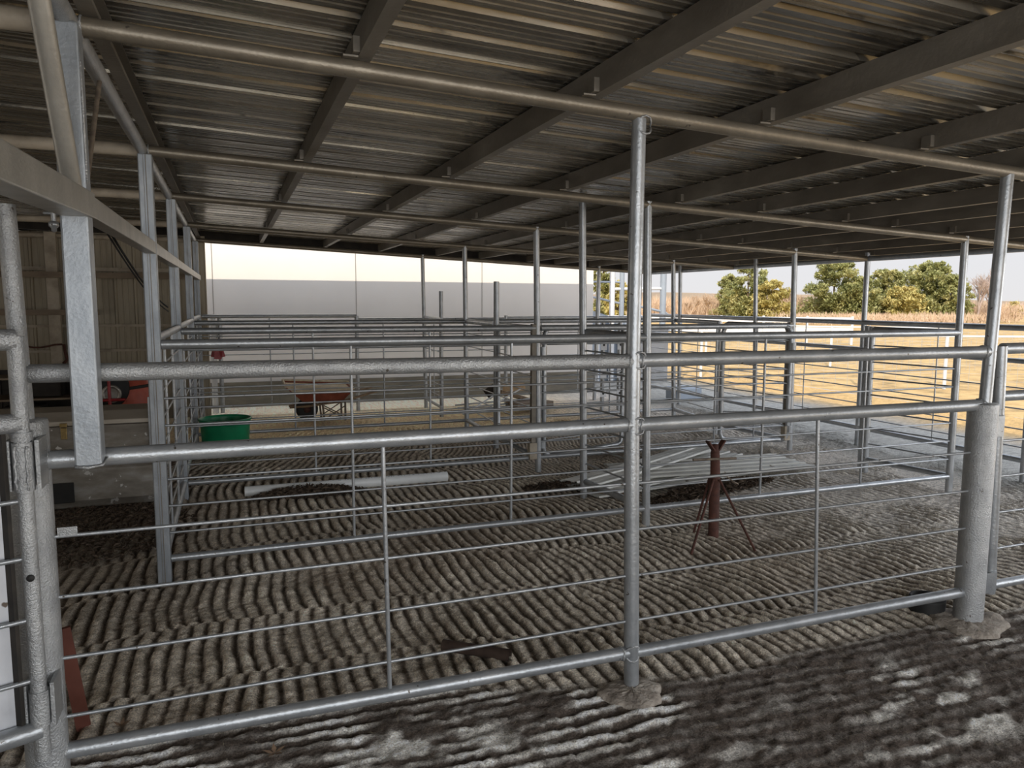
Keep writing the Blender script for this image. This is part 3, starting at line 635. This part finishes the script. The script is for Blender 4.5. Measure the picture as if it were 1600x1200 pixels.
cv = MB(); cv.lathe((-2.565, 5.12, .755), [(.055, .0), (.085, .0), (.085, .012), (.055, .012), (.055, 0)], 26, Matrix.Rotation(R(90), 3, 'X')); cv.lathe((-2.565, 5.125, .755), [(0, .006), (.055, .006)], 20, Matrix.Rotation(R(90), 3, 'X')); cv.build('pulley', 'alu', mx_)
cv = MB(); cv.box((-2.575, 5.115, .90), (.05, .006, .028)); tag(cv.build('badge', 'white', mx_, .005), 'small pale oval badge')
frm = MB(); frm.tube((-2.58, 5.10, .0), (-2.58, 5.10, 1.0), .014, 10); frm.tube((-2.85, 5.10, .70), (-2.45, 5.10, .70), .014, 10); frm.tube((-2.88, 5.15, 0), (-2.84, 5.15, 1.02), .022, 10)
frm.tube((-2.35, 5.5, 0), (-2.42, 5.5, .6), .018, 10); frm.tube((-2.84, 5.15, .3), (-2.35, 5.5, .3), .016, 10); frm.build('frame', 'red', mx_)
# dark clutter in the barn
for i, (x, y, sx, sy, sz, lab) in enumerate(((-3.55, 6.9, .8, .5, .84, 'dark storage rack in the barn behind the toolbox, left side'), (-2.75, 7.1, .75, .4, .84, 'dark cabinet in the barn behind the cement mixer'))):
    o = empty('storage_rack', (x, y, 0), lab, 'rack', 'dark racks inside the barn')
    mb = MB()
    for dx in (-1, 1):
        for dy in (-1, 1): mb.box((x+dx*sx/2, y+dy*sy/2, sz/2), (.04, .04, sz))
    mb.build('frame', 'darkbox', o)
    for zz in (.25, .55, .78): mb = MB(); mb.box((x, y, zz), (sx, sy, .02)); mb.build('shelf', 'girt', o)
    mb = MB(); mb.box((x, y+sy/2, sz/2), (sx, .01, sz)); mb.build('back_panel', 'darkbox', o)
    for k, zz in enumerate((.26, .56)):
        mb = MB(); mb.box((x-.1+.2*k, y, zz+.11), (sx*.45, sy*.7, .2)); tag(mb.build('storage_bin', 'darkbox', None, .01), f'dark bin on the {["lower","middle"][k]} shelf of the {["left","right"][i]} rack in the barn', 'bin', 'dark bins on the racks')
# cast board behind left post
mb = MB(); rot = Matrix.Rotation(R(-7), 3, 'Y') @ Matrix.Rotation(R(10), 3, 'Z'); mb.box((-2.115, .46, .19), (.05, .02, .42), rot)
tag(mb.build('leaning_board', surf('red_brown_board', [(.3, (.11, .03, .016)), (.7, (.17, .05, .03))], 8, rough=.7)), 'red-brown board leaning in the dirt behind the thick left post', 'board')

# ------------------------------------------------------------------ loose things
tb_ = empty('feed_tub', (-1.60, 5.92, 0), 'green plastic feed tub on the dirt at the left of the pens', 'tub')
mb = MB(); mb.lathe((-1.60, 5.92, .0), [(0, .012), (.22, .012), (.235, .04), (.250, .27), (.252, .28), (.262, .345), (.272, .35), (.272, .365), (.254, .365), (.247, .34), (.226, .03), (0, .03)], 44); mb.build('body', 'green', tb_)
mb = MB(); mb.path([(-1.60+.263*math.cos(t*R(10)), 5.92+.263*math.sin(t*R(10)), .30) for t in range(37)], .005, 6); mb.build('band', 'green', tb_)

pv = empty('plastic_pipe', (-.6, 3.85, .045), 'long white plastic pipe lying on the scraped dirt', 'pipe')
mb = MB(); a = Vector((-1.449, 3.83, .045)); b_ = Vector((.286, 3.83, .038)); d = (b_-a).normalized()
seg = 28; n0 = 0
for p, r_ in ((a, .043), (b_, .043), (b_, .039), (a, .039), (a, .043)):
    for i in range(seg): t = 2*math.pi*i/seg; mb.v.append(p+Vector((0, math.cos(t), math.sin(t)))*r_)
for k in range(4):
    for i in range(seg): j = (i+1) % seg; mb.f.append((k*seg+i, k*seg+j, (k+1)*seg+j, (k+1)*seg+i)); mb.sm.append(k in (0, 2))
mb.build('tube', 'pvc', pv)
ik = MB(); x = -1.38
while x < .22:
    L = random.uniform(.006, .022); t = R(112)
    for tt in (t,):
        c = Vector((x, a.y+.0434*math.cos(tt), .042+.0434*math.sin(tt))); ik.box(c, (L, .001, .004), Matrix.Rotation(R(22), 3, 'X'))
    x += L+random.choice((.006, .008, .03))
tag(ik.build('print_line', 'ink', pv), 'faint broken line of grey print along the pipe')

def litter(name, label, cx, cy, rx, ry, h, n, mat, size=(.015, .045), rot=0, kind='stuff'):
    mb = MB()
    for i in range(n):
        r_ = math.sqrt(random.random()); t = random.random()*2*math.pi; x = rx*r_*math.cos(t); y = ry*r_*math.sin(t)
        xx = cx+x*math.cos(rot)-y*math.sin(rot); yy = cy+x*math.sin(rot)+y*math.cos(rot)
        z = h*(1-r_*r_)*random.random()+.006; s = random.uniform(*size); M3 = Matrix.Rotation(random.random()*6.28, 3, 'Z') @ Matrix.Rotation(random.uniform(-1.1, 1.1), 3, 'X') @ Matrix.Rotation(random.uniform(-.9, .9), 3, 'Y')
        c = Vector((xx, yy, z)); w_ = s*random.uniform(.15, .45)
        p = [Vector((-s, 0, 0)), Vector((0, -w_, s*.15)), Vector((s, 0, -s*.1)), Vector((0, w_, s*.2))]
        mb.poly([c+M3 @ q_ for q_ in p])
    return tag(mb.build(name, mat), label, 'litter', None, kind)
litter('leaf_litter', 'dark dead leaves and stems heaped against the white plastic pipe', -.95, 3.70, .48, .09, .09, 1500, 'litter')
litter('leaf_litter', 'dark dead leaves banked along the near edge of the tin sheets', 2.35, 2.70, .80, .13, .08, 1800, 'litter', rot=R(14))
litter('leaf_litter', 'dark leaves over the ground in front of the toolbox', -2.5, 3.2, .70, .75, .035, 3200, 'litter', size=(.012, .035))
litter('leaf_litter', 'few dark leaves scattered by the gate post at the left of the tin sheets', 1.10, 3.25, .3, .14, .04, 500, 'litter')
# straw bits over the near ground
mb = MB()
for i in range(1500):
    x = random.uniform(-1.9, 4.0); y = random.gauss(-.35, .45)
    if y > .5 or y < -1.6 or random.random() > .35+.25*max(0, x): continue
    L = random.uniform(.01, .05); t = random.random()*6.28; z = .012+random.random()*.012; w_ = .0011
    d = Vector((math.cos(t), math.sin(t), random.uniform(-.2, .2))); s = Vector((-d.y, d.x, 0))*w_; c = Vector((x, y, z)); up = Vector((0, 0, .003))
    mb.poly([c-d*L/2-s, c-s+up, c+d*L/2, c+s+up])
tag(mb.build('straw_bits', 'straw'), 'thin straw bits scattered over the dark dirt in front of the fence', 'straw', None, 'stuff')
# dried leaf
lf = MB(); c = Vector((-1.42, -.02, .03))
for k in range(5):
    t = R(72*k+20); d = Vector((math.cos(t), math.sin(t), .35)); s = Vector((-d.y, d.x, 0))
    lf.poly([c, c+d*.018+s*.009, c+d*.042, c+d*.018-s*.009]); lf.sm[-1] = False
tag(lf.build('dry_leaf', 'leaf'), 'curled brown leaf on the pale ridges near the bottom left', 'leaf')
lf = MB(); c = Vector((-1.95, .36, .03))
for k in range(5):
    t = R(70*k+10); d = Vector((math.cos(t), math.sin(t), .4)); s = Vector((-d.y, d.x, 0))
    lf.poly([c, c+d*.014+s*.008, c+d*.035, c+d*.014-s*.008]); lf.sm[-1] = False
tag(lf.build('dry_leaf', 'leaf'), 'curled brown leaf behind the front fence close to the thick left post', 'leaf')
# rusty pipe stub
mb = MB(); a = atz(692, 1008, .03); b_ = atz(797, 1024, .03); mb.tube(a, b_, .027, 18, cap=False); mb.tube(b_, a, .022, 18, cap=False)
tag(mb.build('pipe_stub', surf('dirt_brown_pipe', [(.3, (.035, .02, .014)), (.7, (.07, .045, .033))], 20, rough=.85)), 'short dark rusty pipe half buried just behind the bottom rail', 'pipe')
# dark clods
for i, (px, py) in enumerate(((1370, 790), (1395, 812), (1010, 632), (745, 727), (958, 812))): pass

# tin sheet pile
def tinsheet(cx, cy, z, L, W, ang, tilt, label, bend=0):
    mb = MB(); nx_ = 10; prof = []; yv = -W/2
    while yv < W/2-.01: prof += [(yv, 0), (yv+.008, .012), (yv+.026, .012), (yv+.034, 0), (yv+.075, 0), (yv+.08, .003), (yv+.09, .003), (yv+.095, 0)]; yv += .15
    prof.append((W/2, 0)); n = len(prof); M3 = Matrix.Rotation(R(ang), 3, 'Z') @ Matrix.Rotation(R(tilt), 3, 'X')
    for i in range(nx_+1):
        x = -L/2+L*i/nx_
        for py, pz in prof: mb.v.append(Vector((cx, cy, z)) + M3 @ Vector((x, py, pz+bend*(x/L*2)**2)))
    for i in range(nx_):
        for j in range(n-1): mb.f.append((i*n+j, i*n+j+1, (i+1)*n+j+1, (i+1)*n+j)); mb.sm.append(False)
    o = tag(mb.build('tin_sheet', 'sheet'), label, 'tin sheet', 'loose tin sheets piled on the dirt')
    so = o.modifiers.new('thick', 'SOLIDIFY'); so.thickness = .003; return o
tinsheet(2.25, 3.22, .020, 2.1, .62, 10, 0, 'lowest pale tin sheet of the pile, its near edge in the leaf litter')
tinsheet(2.35, 3.42, .040, 2.2, .60, 22, 1, 'pale tin sheet of the pile, pointing back to the right post', .01)
tinsheet(2.75, 3.30, .060, 1.9, .62, -4, -1, 'tin sheet of the pile reaching farthest to the right')
tinsheet(2.15, 3.48, .085, 2.2, .30, 28, 3, 'narrow top strip of tin on the pile, pointing up behind the stand', .015)
mb = MB(); mb.bar((1.30, 2.92, .02), (1.62, 2.70, .02), .06, .03); tag(mb.build('wood_offcut', 'wood'), 'short board at the left corner of the tin sheet pile', 'board')
# rod on pile
mb = MB(); a = aty(1086, 718, 2.75); b_ = aty(1152, 716, 2.75)

# rusty pipe stand
st_ = empty('pipe_stand', (1.56, 1.6, 0), 'rusty tripod pipe stand with a V-shaped head, inside the first pen', 'stand')
bx, by = 1.572, 1.6
MB().tube((bx, by, .005), (bx-.004, by, .44), .036, 22).build('sleeve', 'rust', st_)
MB().tube((bx, by, .42), (bx-.008, by, .60), .034, 20, .031).build('collar', 'rust', st_)
mb = MB(); mb.lathe((bx-.008, by, .60), [(.031, 0), (.024, .02), (.022, .055), (0, .055)], 18); mb.build('inner_tube', 'rust', st_)
vh = MB(); vt = Vector((bx-.006, by, .605))
for sx in (-1, 1):
    vh.bar(vt+Vector((sx*.008, 0, 0)), vt+Vector((sx*.066, .0, .075)), .045, .010, Vector((0, 1, 0)).cross(Vector((sx, 0, 1))))
vh.build('head', 'rust', st_)
MB().tube(aty(1083, 718.5, by-.03), aty(1150, 716, by-.03), .0085, 10).build('handle_bar', 'rustpipe', st_)
for (px, py) in ((1080, 866), (1180, 861), (1084, 832)):
    f_ = atz(px, py, .01); tp = Vector((bx, by, .415)); d = (Vector((f_.x, f_.y, 0))-Vector((bx, by, 0))).normalized(); tp += d*.04
    MB().tube(tp, f_, .0085, 10).build('leg', 'rust', st_)
mb = MB(); mb.path([(bx+.04, by, .43), (bx+.09, by-.01, .425), (bx+.13, by-.02, .39), (bx+.17, by-.03, .37)], .0055, 8); mb.build('hook_rod', 'rustpipe', st_)

# wheelbarrow
wb = empty('wheelbarrow', (-.45, 7.9, 0), 'orange-red wheelbarrow crusted with cement beyond the pens', 'wheelbarrow')
c0 = [(-.86, 7.55, .50), (.03, 7.60, .44), (.03, 8.2, .47), (-.86, 8.15, .53)]; c1 = [(-.62, 7.68, .27), (-.14, 7.7, .24), (-.14, 8.05, .24), (-.62, 8.05, .27)]
c0 = [Vector(p) for p in c0]; c1 = [Vector(p) for p in c1]
mb = MB()
for i in range(4): j = (i+1) % 4; mb.poly([c0[i], c0[j], c1[j], c1[i]])
mb.poly(list(reversed(c1))); o = mb.build('tray', 'tray', wb); so = o.modifiers.new('t', 'SOLIDIFY'); so.thickness = .012
mb = MB()
for i in range(4): j = (i+1) % 4; mb.tube(c0[i], c0[j], .016, 8)
mb.poly([p.lerp(q, .12)+Vector((0, 0, -.004)) for p, q in zip(c0, c1)])
for i in (0,): mb.poly([c0[0]+Vector((0, -.014, 0)), c0[1]+Vector((0, -.014, 0)), c0[1].lerp(c1[1], .28)+Vector((0, -.02, 0)), c0[0].lerp(c1[0], .45)+Vector((0, -.02, 0))])
tag(mb.build('cement_lip', 'cement', wb), 'tan cement crust on the rim')
mb = MB(); mb.lathe((-.57, 7.86, .150), [(.05, -.045), (.11, -.045), (.145, -.03), (.15, 0), (.145, .03), (.11, .045), (.05, .045)], 26, Matrix.Rotation(R(90), 3, 'X')); ty = mb.build('tyre', 'black', wb)
mb = MB(); mb.lathe((-.57, 7.86, .150), [(0, -.03), (.06, -.03), (.06, .03), (0, .03)], 18, Matrix.Rotation(R(90), 3, 'X')); mb.build('hub', 'rust', ty)
for yy in (7.62, 8.1):
    MB().path([(-.80, 7.86+(yy-7.86)*.3, .19), (-.60, yy*.5+7.86*.5, .20), (-.10, yy, .27), (.36, yy-.02, .395)], .016, 10).build('handle', 'wood', wb)
for yy in (7.66, 8.06):
    mb = MB(); mb.tube((-.38, yy, .24), (-.36, yy, .0), .014, 8); mb.tube((-.08, yy, .27), (-.08, yy, .0), .014, 8); mb.tube((-.36, yy, .18), (-.08, yy, .02), .008, 8); mb.tube((-.36, yy, .02), (-.08, yy, .2), .008, 8); mb.tube((-.36, yy, .03), (-.08, yy, .03), .01, 8); mb.build('leg', 'rustpipe', wb)

# scrap pile
def bd(p, q_, w_, h_, mat, label, cat='board', g='broken boards on the scrap heap'):
    mb = MB(); mb.bar(p, q_, w_, h_); tag(mb.build('scrap_board', mat, None, .004), label, cat, g)
bd((2.15, 7.75, .30), (2.75, 7.95, .12), .20, .05, 'wood', 'dark board sloping down on the scrap heap beyond the free-standing post')
bd((2.30, 7.55, .10), (2.95, 7.75, .09), .30, .10, surf('greyed_wood', [(.3, (.17, .13, .10)), (.7, (.30, .24, .19))], 8, rough=.8), 'broad grey-brown slab at the foot of the scrap heap')
bd((2.30, 7.9, .33), (2.62, 7.85, .34), .12, .10, 'palewood', 'splintered orange-tan wood block on top of the scrap heap')
bd((2.02, 7.85, .24), (2.14, 7.8, .34), .12, .16, 'darkbox', 'dark stump end at the left of the scrap heap')
ld = empty('fallen_ladder', (1.9, 7.4, 0), 'pale metal rack lying on its side beside the scrap heap', 'rack')
for k in range(4):
    MB().tube((1.48, 7.3+.12*k, .06+.025*k), (2.7, 7.45+.12*k, .07+.03*k), .013, 8).build('rail', 'pipe', ld)
MB().tube((1.6, 7.25, .12), (2.05, 7.5, .30), .012, 8).build('arm', 'white', ld); MB().tube((2.0, 7.3, .20), (2.4, 7.45, .36), .012, 8).build('arm', 'white', ld)
# red rag on far fence and meter box on the wall
mb = MB(); p = aty(341, 546, 8.55); mb.poly([p+Vector((-.05, 0, .12)), p+Vector((.03, .0, .13)), p+Vector((.09, .01, -.10)), p+Vector((.0, -.02, -.12)), p+Vector((-.10, .01, -.10))]); mb.poly([p+Vector((-.03, -.02, .12)), p+Vector((.06, -.03, .02)), p+Vector((.04, -.02, -.14)), p+Vector((-.06, -.03, -.13))])
tag(mb.build('red_cloth', 'red'), 'dark red cloth hung on the farthest fence row at the left', 'cloth')
mb = MB(); p = aty(333, 517, 9.64); mb.box(p, (.26, .08, .22)); o = tag(mb.build('meter_box', surf('box_grey', [(.3, (.30, .29, .26)), (.7, (.36, .35, .32))], 4, rough=.6), None, .008), 'flat grey box on the pale wall near the left square posts', 'box')

# ------------------------------------------------------------------ pale building behind
WY = 9.70; WX1 = 4.68
mb = MB(); mb.box(((-7+WX1)/2, WY+4, 2.45), (WX1+7, 8, 4.2)); struct(mb.build('wall_far', 'wallup'))
mb = MB(); mb.box(((-7+WX1)/2, WY+3.98, .17), (WX1+7.06, 8.06, .38)); struct(mb.build('trim_7', 'skirt'))
for px in (332, 556, 753):
    p = aty(px, 440, WY); mb = MB(); mb.box((p.x, WY-.001, 2.4), (.010, .006, 4.0)); struct(mb.build('trim_8', 'seam'))

# loading chute right of the wall
co_ = empty('loading_chute', (5.8, 11, 0), 'tall grey pipe loading chute right of the pale wall', 'chute')
for x, r_, mt_ in ((5.76, .055, 'white'), (5.98, .05, 'greyblue'), (6.95, .065, 'greyblue'), (5.47, .02, 'white')):
    MB().tube((x, 11, 0), (x, 11, 2.6), r_, 14).build('upright', mt_, co_)
for a, b_, r_, mt_ in (((5.80, 11, 1.88), (6.95, 11, 1.90), .03, 'white'), ((5.3, 11, 2.02), (6.0, 11, 2.02), .02, 'greyblue'), ((5.3, 11, 1.72), (6.0, 11, 1.58), .022, 'greyblue'), ((6.3, 11, 1.55), (6.95, 11, 1.42), .025, 'greyblue'), ((6.95, 11, 1.45), (7.4, 11, 1.15), .02, 'greyblue'), ((7.4, 11, 0), (7.4, 11, 1.2), .03, 'greyblue')):
    MB().tube(a, b_, r_, 12).build('rail', mt_, co_)
mb = MB(); mb.poly([(5.0, 11.1, 0), (6.75, 11.1, 0), (6.75, 11.1, 1.05), (5.0, 11.1, 1.55)]); mb.build('side_sheet', 'greyblue', co_)
mb = MB(); mb.poly([(6.2, 10.6, .0), (6.85, 10.6, 0), (6.85, 10.6, 1.15), (6.2, 10.6, 1.15)]); tag(mb.build('door_sheet', surf('chute_sheet', [(.3, (.30, .30, .30)), (.7, (.38, .38, .38))], 3, rough=.5), co_), 'plain grey sheet on the near side')
bkt = MB(); bkt.box((5.6, 8.1, .10), (.5, .35, .22)); tag(bkt.build('water_trough', 'greyblue', None, .03), 'blue-grey water trough behind the right part of the pens', 'trough')

# ------------------------------------------------------------------ field fence and trees
def fence_line(pts, label, h=1.0):
    o = empty('wire_fence', (*pts[0], 0), label, 'wire fence', 'pale wire fences in the field')
    for (x, y) in pts: MB().tube((x, y, 0), (x, y, h), .032, 10).build('post', 'white', o)
    wm = MB()
    for (a, b_) in zip(pts, pts[1:]):
        A = Vector((*a, 0)); B = Vector((*b_, 0)); L = (B-A).length
        for z in (.15, .3, .45, .6, .75, .9): wm.tube(A+Vector((0, 0, z*h)), B+Vector((0, 0, z*h)), .0035, 4, cap=False)
        k = int(L/.2)
        for i in range(1, k): p = A.lerp(B, i/k); wm.tube(p, p+Vector((0, 0, .93*h)), .003, 4, cap=False)
    wm.build('wire_mesh', 'wire', o)
    for (a, b_) in zip(pts, pts[1:]): MB().tube((*a, h), (*b_, h), .022, 8).build('top_rail', 'white', o)
fence_line([(6.6, 12.6), (7.98, 11.07), (8.95, 9.45), (9.83, 8.51), (11.13, 7.74), (12.9, 6.9), (14.8, 6.0)], 'nearer pale wire fence with white posts crossing the golden field')
fence_line([(10.5, 14.5), (12.6, 12.2), (15.0, 10.6), (18, 9.0), (22, 7.2)], 'farther pale wire fence in the field, its white rail near eye level', 1.02)
wr = empty('white_rail_fence', (14, 24, 0), 'long white board fence low on the far side of the field', 'rail fence')
for z in (.55, .95): mb = MB(); mb.bar((12, 27, z), (21, 20, z), .03, .22); mb.build('board', 'white', wr)
for t in range(8): MB().tube((12+9*t/7, 27-7*t/7, 0), (12+9*t/7, 27-7*t/7, 1.1), .05, 8).build('post', 'white', wr)

def fol_mesh(name, n, pts_fn, size, mat, parent=None):
    V = np.zeros((n*4, 3)); P = pts_fn(n)
    a = rng.uniform(0, 2*math.pi, n); e = rng.uniform(-.2, 1.2, n); s = rng.uniform(size[0], size[1], n)
    d = np.stack([np.cos(a)*np.cos(e), np.sin(a)*np.cos(e), np.sin(e)], -1)
    t = np.stack([-np.sin(a), np.cos(a), rng.uniform(-.5, .5, n)], -1)
    V[0::4] = P-d*s[:, None]; V[1::4] = P-t*s[:, None]*.45; V[2::4] = P+d*s[:, None]; V[3::4] = P+t*s[:, None]*.45
    me = bpy.data.meshes.new(name); me.vertices.add(n*4); me.vertices.foreach_set('co', V.reshape(-1).astype(np.float32))
    me.loops.add(n*4); me.loops.foreach_set('vertex_index', np.arange(n*4, dtype=np.int32)); me.polygons.add(n)
    me.polygons.foreach_set('loop_start', np.arange(0, n*4, 4, dtype=np.int32)); me.polygons.foreach_set('loop_total', np.full(n, 4, dtype=np.int32)); me.update(calc_edges=True)
    me.materials.append(M[mat]); o = bpy.data.objects.new(name, me); col.objects.link(o)
    if parent: o.parent = parent; o.location = -Vector(parent.location)
    return o
def ground_at(px, dist):      # ground point seen at image column px, dist metres ahead
    d = ray(px, 478); d2 = Vector((d.x, d.y, 0)); s = dist/d2.dot(Vector((FW.x, FW.y, 0)).normalized())
    return Vector((CAM.x+d2.x*s, CAM.y+d2.y*s, 0))
PPM = lambda dist: F_PX/dist
def cedar(px, dist, wpx, ytop, label, mat='cedar', n=7000):
    g_ = ground_at(px, dist); H_ = 1.62+(477-ytop)/F_PX*dist; W = wpx/F_PX*dist/2*1.18
    o = empty('evergreen_tree', g_, label, 'tree', 'evergreen trees beyond the field')
    mb = MB(); mb.tube(g_, g_+Vector((0, 0, H_*.8)), .14, 8, .03); mb.build('trunk', 'bark', o)
    nb = 120; cz = rng.uniform(.03, .97, nb); ang = rng.uniform(0, 2*math.pi, nb)
    rad = W*np.sqrt(np.clip(1-((cz-.25)/.78)**2, 0.02, 1))*rng.uniform(.15, .92, nb)
    bc = np.stack([g_.x+rad*np.cos(ang), g_.y+rad*np.sin(ang), cz*H_], -1); br = rng.uniform(.16, .34, nb)*W*(.45+.7*(1-cz))
    def fn(n):
        k = rng.integers(0, nb, n); v_ = rng.normal(size=(n, 3)); v_ /= np.linalg.norm(v_, axis=1)[:, None]
        P = bc[k]+v_*br[k][:, None]*(rng.uniform(.2, 1, n)**.5)[:, None]*np.array([1, 1, .75]); P[:, 2] = np.clip(P[:, 2], .1, None); return P
    fol_mesh('foliage', int(n*1.5), fn, (.07, .19), mat, o); return o
def bare(px, dist, wpx, ytop, label, mat='twig', n=420, name='bare_tree', group='bare trees beyond the field', low=False):
    g_ = ground_at(px, dist); H_ = 1.62+(477-ytop)/F_PX*dist; W = wpx/F_PX*dist/2
    o = empty(name, g_, label, 'tree', group); mb = MB()
    rs = random.Random(int(px*7+ytop))
    def br(p, d, L, r_, k):
        q_ = p+d*L; mb.tube(p, q_, r_, 4, r_*.6, cap=False)
        if k == 0: return
        for i in range(rs.choice((3, 3, 4))):
            nd = (d+Vector((rs.uniform(-1, 1), rs.uniform(-1, 1), rs.uniform(-.15, .6)))*.62).normalized(); br(p.lerp(q_, rs.uniform(.45, 1)), nd, L*rs.uniform(.6, .8), r_*.62, k-1)
    stems = 7 if low else 1
    for s in range(stems):
        bx_ = g_+Vector((rs.uniform(-W, W)*.75, rs.uniform(-W, W)*.5, 0)) if low else g_
        br(bx_, Vector((rs.uniform(-.2, .2), rs.uniform(-.2, .2), 1)).normalized(), H_*(.30 if not low else rs.uniform(.22, .34)), .05 if low else .11, 5 if not low else 4)
    mb.build('branches', mat, o); return o
D0 = 62
cedar(1136, 66, 44, 433, 'small spiky evergreen beyond the field, second of the line from the left', 'cedar', 3800)
cedar(1168, 62, 66, 414, 'dark spiky evergreen left of the thin outer post', 'cedar', 8000)
cedar(1205, 60, 56, 442, 'low olive evergreen between the two outer posts', 'cedar_olive', 5000)
cedar(1302, 62, 92, 412, 'broadest rounded evergreen in the middle of the treeline', 'cedar', 12000)
cedar(1345, 61, 56, 438, 'low evergreen behind the tall outer post', 'cedar', 5000)
cedar(1382, 63, 66, 425, 'domed evergreen right of the tall outer post', 'cedar', 8000)
cedar(1412, 60, 60, 452, 'low olive bush-like evergreen right of the domed one', 'cedar_olive', 5000)
cedar(1450, 63, 96, 414, 'wide ragged evergreen beside the right pen post', 'cedar', 11000)
cedar(1485, 61, 60, 432, 'evergreen partly hidden by the right pen post', 'cedar', 6500)
cedar(1584, 90, 24, 474, 'small lone evergreen bush out in the right field', 'cedar_olive', 1500)
cedar(942, 40, 44, 396, 'sunlit evergreen seen right beside the corner of the pale wall', 'cedar', 4500)
cedar(965, 38, 40, 445, 'low evergreen behind the loading chute', 'cedar_olive', 3500)
bare(1526, 60, 60, 398, 'tall bare tree with pinkish twigs right of the evergreens', 'twig_red')
bare(1548, 62, 50, 408, 'bare tree just left of the front right post', 'twig_red')
bare(1238, 63, 46, 428, 'thin bare tree between the broad evergreen and the olive one', 'twig')
bare(1078, 62, 50, 448, 'leafless tree at the left end of the treeline', 'twig')
bare(1105, 60, 50, 452, 'leafless bushy tree next to the left end of the treeline', 'twig')
def brush(x0p, x1p, dist, ytop, label, mat, n, name='brush_thicket'):
    a = ground_at(x0p, dist); b_ = ground_at(x1p, dist); H_ = 1.62+(477-ytop)/F_PX*dist
    t = rng.uniform(0, 1, n); base = np.stack([a.x+(b_.x-a.x)*t+rng.normal(0, .5, n), a.y+(b_.y-a.y)*t+rng.normal(0, 1.2, n), rng.uniform(0, .6, n)*H_], -1)
    L = H_*rng.uniform(.15, .5, n)*(1-.5*base[:, 2]/H_); d = np.stack([rng.normal(0, .32, n), rng.normal(0, .32, n), np.ones(n)], -1); d /= np.linalg.norm(d, axis=1)[:, None]
    hv = .75+.5*vnoise(t*(abs(x1p-x0p)/18.), t*0, 1, 5); tip = base+d*(L*hv)[:, None]
    w_ = rng.uniform(.015, .04, n)[:, None]; s = np.stack([np.full(n, RT.x), np.full(n, RT.y), np.zeros(n)], -1)
    V = np.zeros((n*3, 3)); V[0::3] = base-s*w_; V[1::3] = base+s*w_; V[2::3] = tip
    me = bpy.data.meshes.new(name); me.vertices.add(n*3); me.vertices.foreach_set('co', V.reshape(-1).astype(np.float32))
    me.loops.add(n*3); me.loops.foreach_set('vertex_index', np.arange(n*3, dtype=np.int32)); me.polygons.add(n)
    me.polygons.foreach_set('loop_start', np.arange(0, n*3, 3, dtype=np.int32)); me.polygons.foreach_set('loop_total', np.full(n, 3, dtype=np.int32)); me.update(calc_edges=True)
    me.materials.append(M[mat]); o = bpy.data.objects.new(name, me); col.objects.link(o); tag(o, label, 'brush', None, 'stuff')
brush(1010, 1250, 68, 458, 'tan leafless brush at the foot of the left treeline', 'twig', 9000)
brush(1225, 1580, 66, 466, 'low tan leafless brush between and behind the evergreens', 'twig', 9000)
brush(1235, 1520, 56, 486, 'thin tan grass and twigs at the foot of the evergreens', 'twig', 3500)
brush(1560, 1800, 95, 468, 'far brown scrub at the right end of the field', 'twig_red', 4000)
hm = MB()
for i in range(40):
    pass
a = ground_at(900, 420); b_ = ground_at(2300, 420); hp = []
for i in range(41):
    t = i/40; p = a.lerp(b_, t); h_ = 5.2+1.6*math.sin(t*9)+.8*math.sin(t*23); hp.append((p, h_))
for (p, h0), (q_, h1) in zip(hp, hp[1:]): hm.poly([p, q_, q_+Vector((0, 0, h1)), p+Vector((0, 0, h0))])
tag(hm.build('distant_hill', 'hill'), 'low hazy wooded rise along the horizon at the right', 'hill', None, 'structure')

# ------------------------------------------------------------------ light
w = bpy.data.worlds.new('sky'); scene.world = w; w.use_nodes = True; nt = w.node_tree; bg = nt.nodes['Background']
tc = N(nt, 'ShaderNodeTexCoord'); sx = N(nt, 'ShaderNodeSeparateXYZ'); nt.links.new(tc.outputs['Generated'], sx.inputs[0])
rp = ramp(nt, sx.outputs['Z'], [(0.0, (.42, .415, .42)), (.12, (.41, .42, .445)), (.35, (.62, .67, .76)), (1, (.66, .73, .86))])
nt.links.new(rp.outputs[0], bg.inputs[0]); bg.inputs[1].default_value = 1.95
sd = bpy.data.lights.new('sun', 'SUN'); sd.energy = 3.6; sd.angle = R(.6); sd.color = (1, .89, .72)
so = bpy.data.objects.new('sun', sd); col.objects.link(so); so.rotation_euler = Vector((-1.0, -1.23, 1.0)).to_track_quat('Z', 'Y').to_euler()
def area(loc, target, sx_, sy_, e, c):  # fill lamps added out of view to brighten pens and barn
    l = bpy.data.lights.new('fill_lamp', 'AREA'); l.shape = 'RECTANGLE'; l.size = sx_; l.size_y = sy_; l.energy = e; l.color = c
    o = bpy.data.objects.new('fill_lamp', l); col.objects.link(o); o.location = loc; o.rotation_euler = (Vector(loc)-Vector(target)).to_track_quat('Z', 'Y').to_euler()
area((-.2, -5.2, 1.5), (.5, 1.5, .9), 6, 1.8, 165, (.93, .965, 1))
area((8.6, -2.2, 1.5), (1.5, 2.5, .9), 5, 2.2, 190, (.97, .985, 1))
area((-6.5, 2.0, 1.4), (-1.5, 4.5, 1.2), 3, 1.5, 22, (1, .93, .84))
scene.view_settings.view_transform = 'Standard'; scene.view_settings.look = 'None'; scene.view_settings.exposure = 0
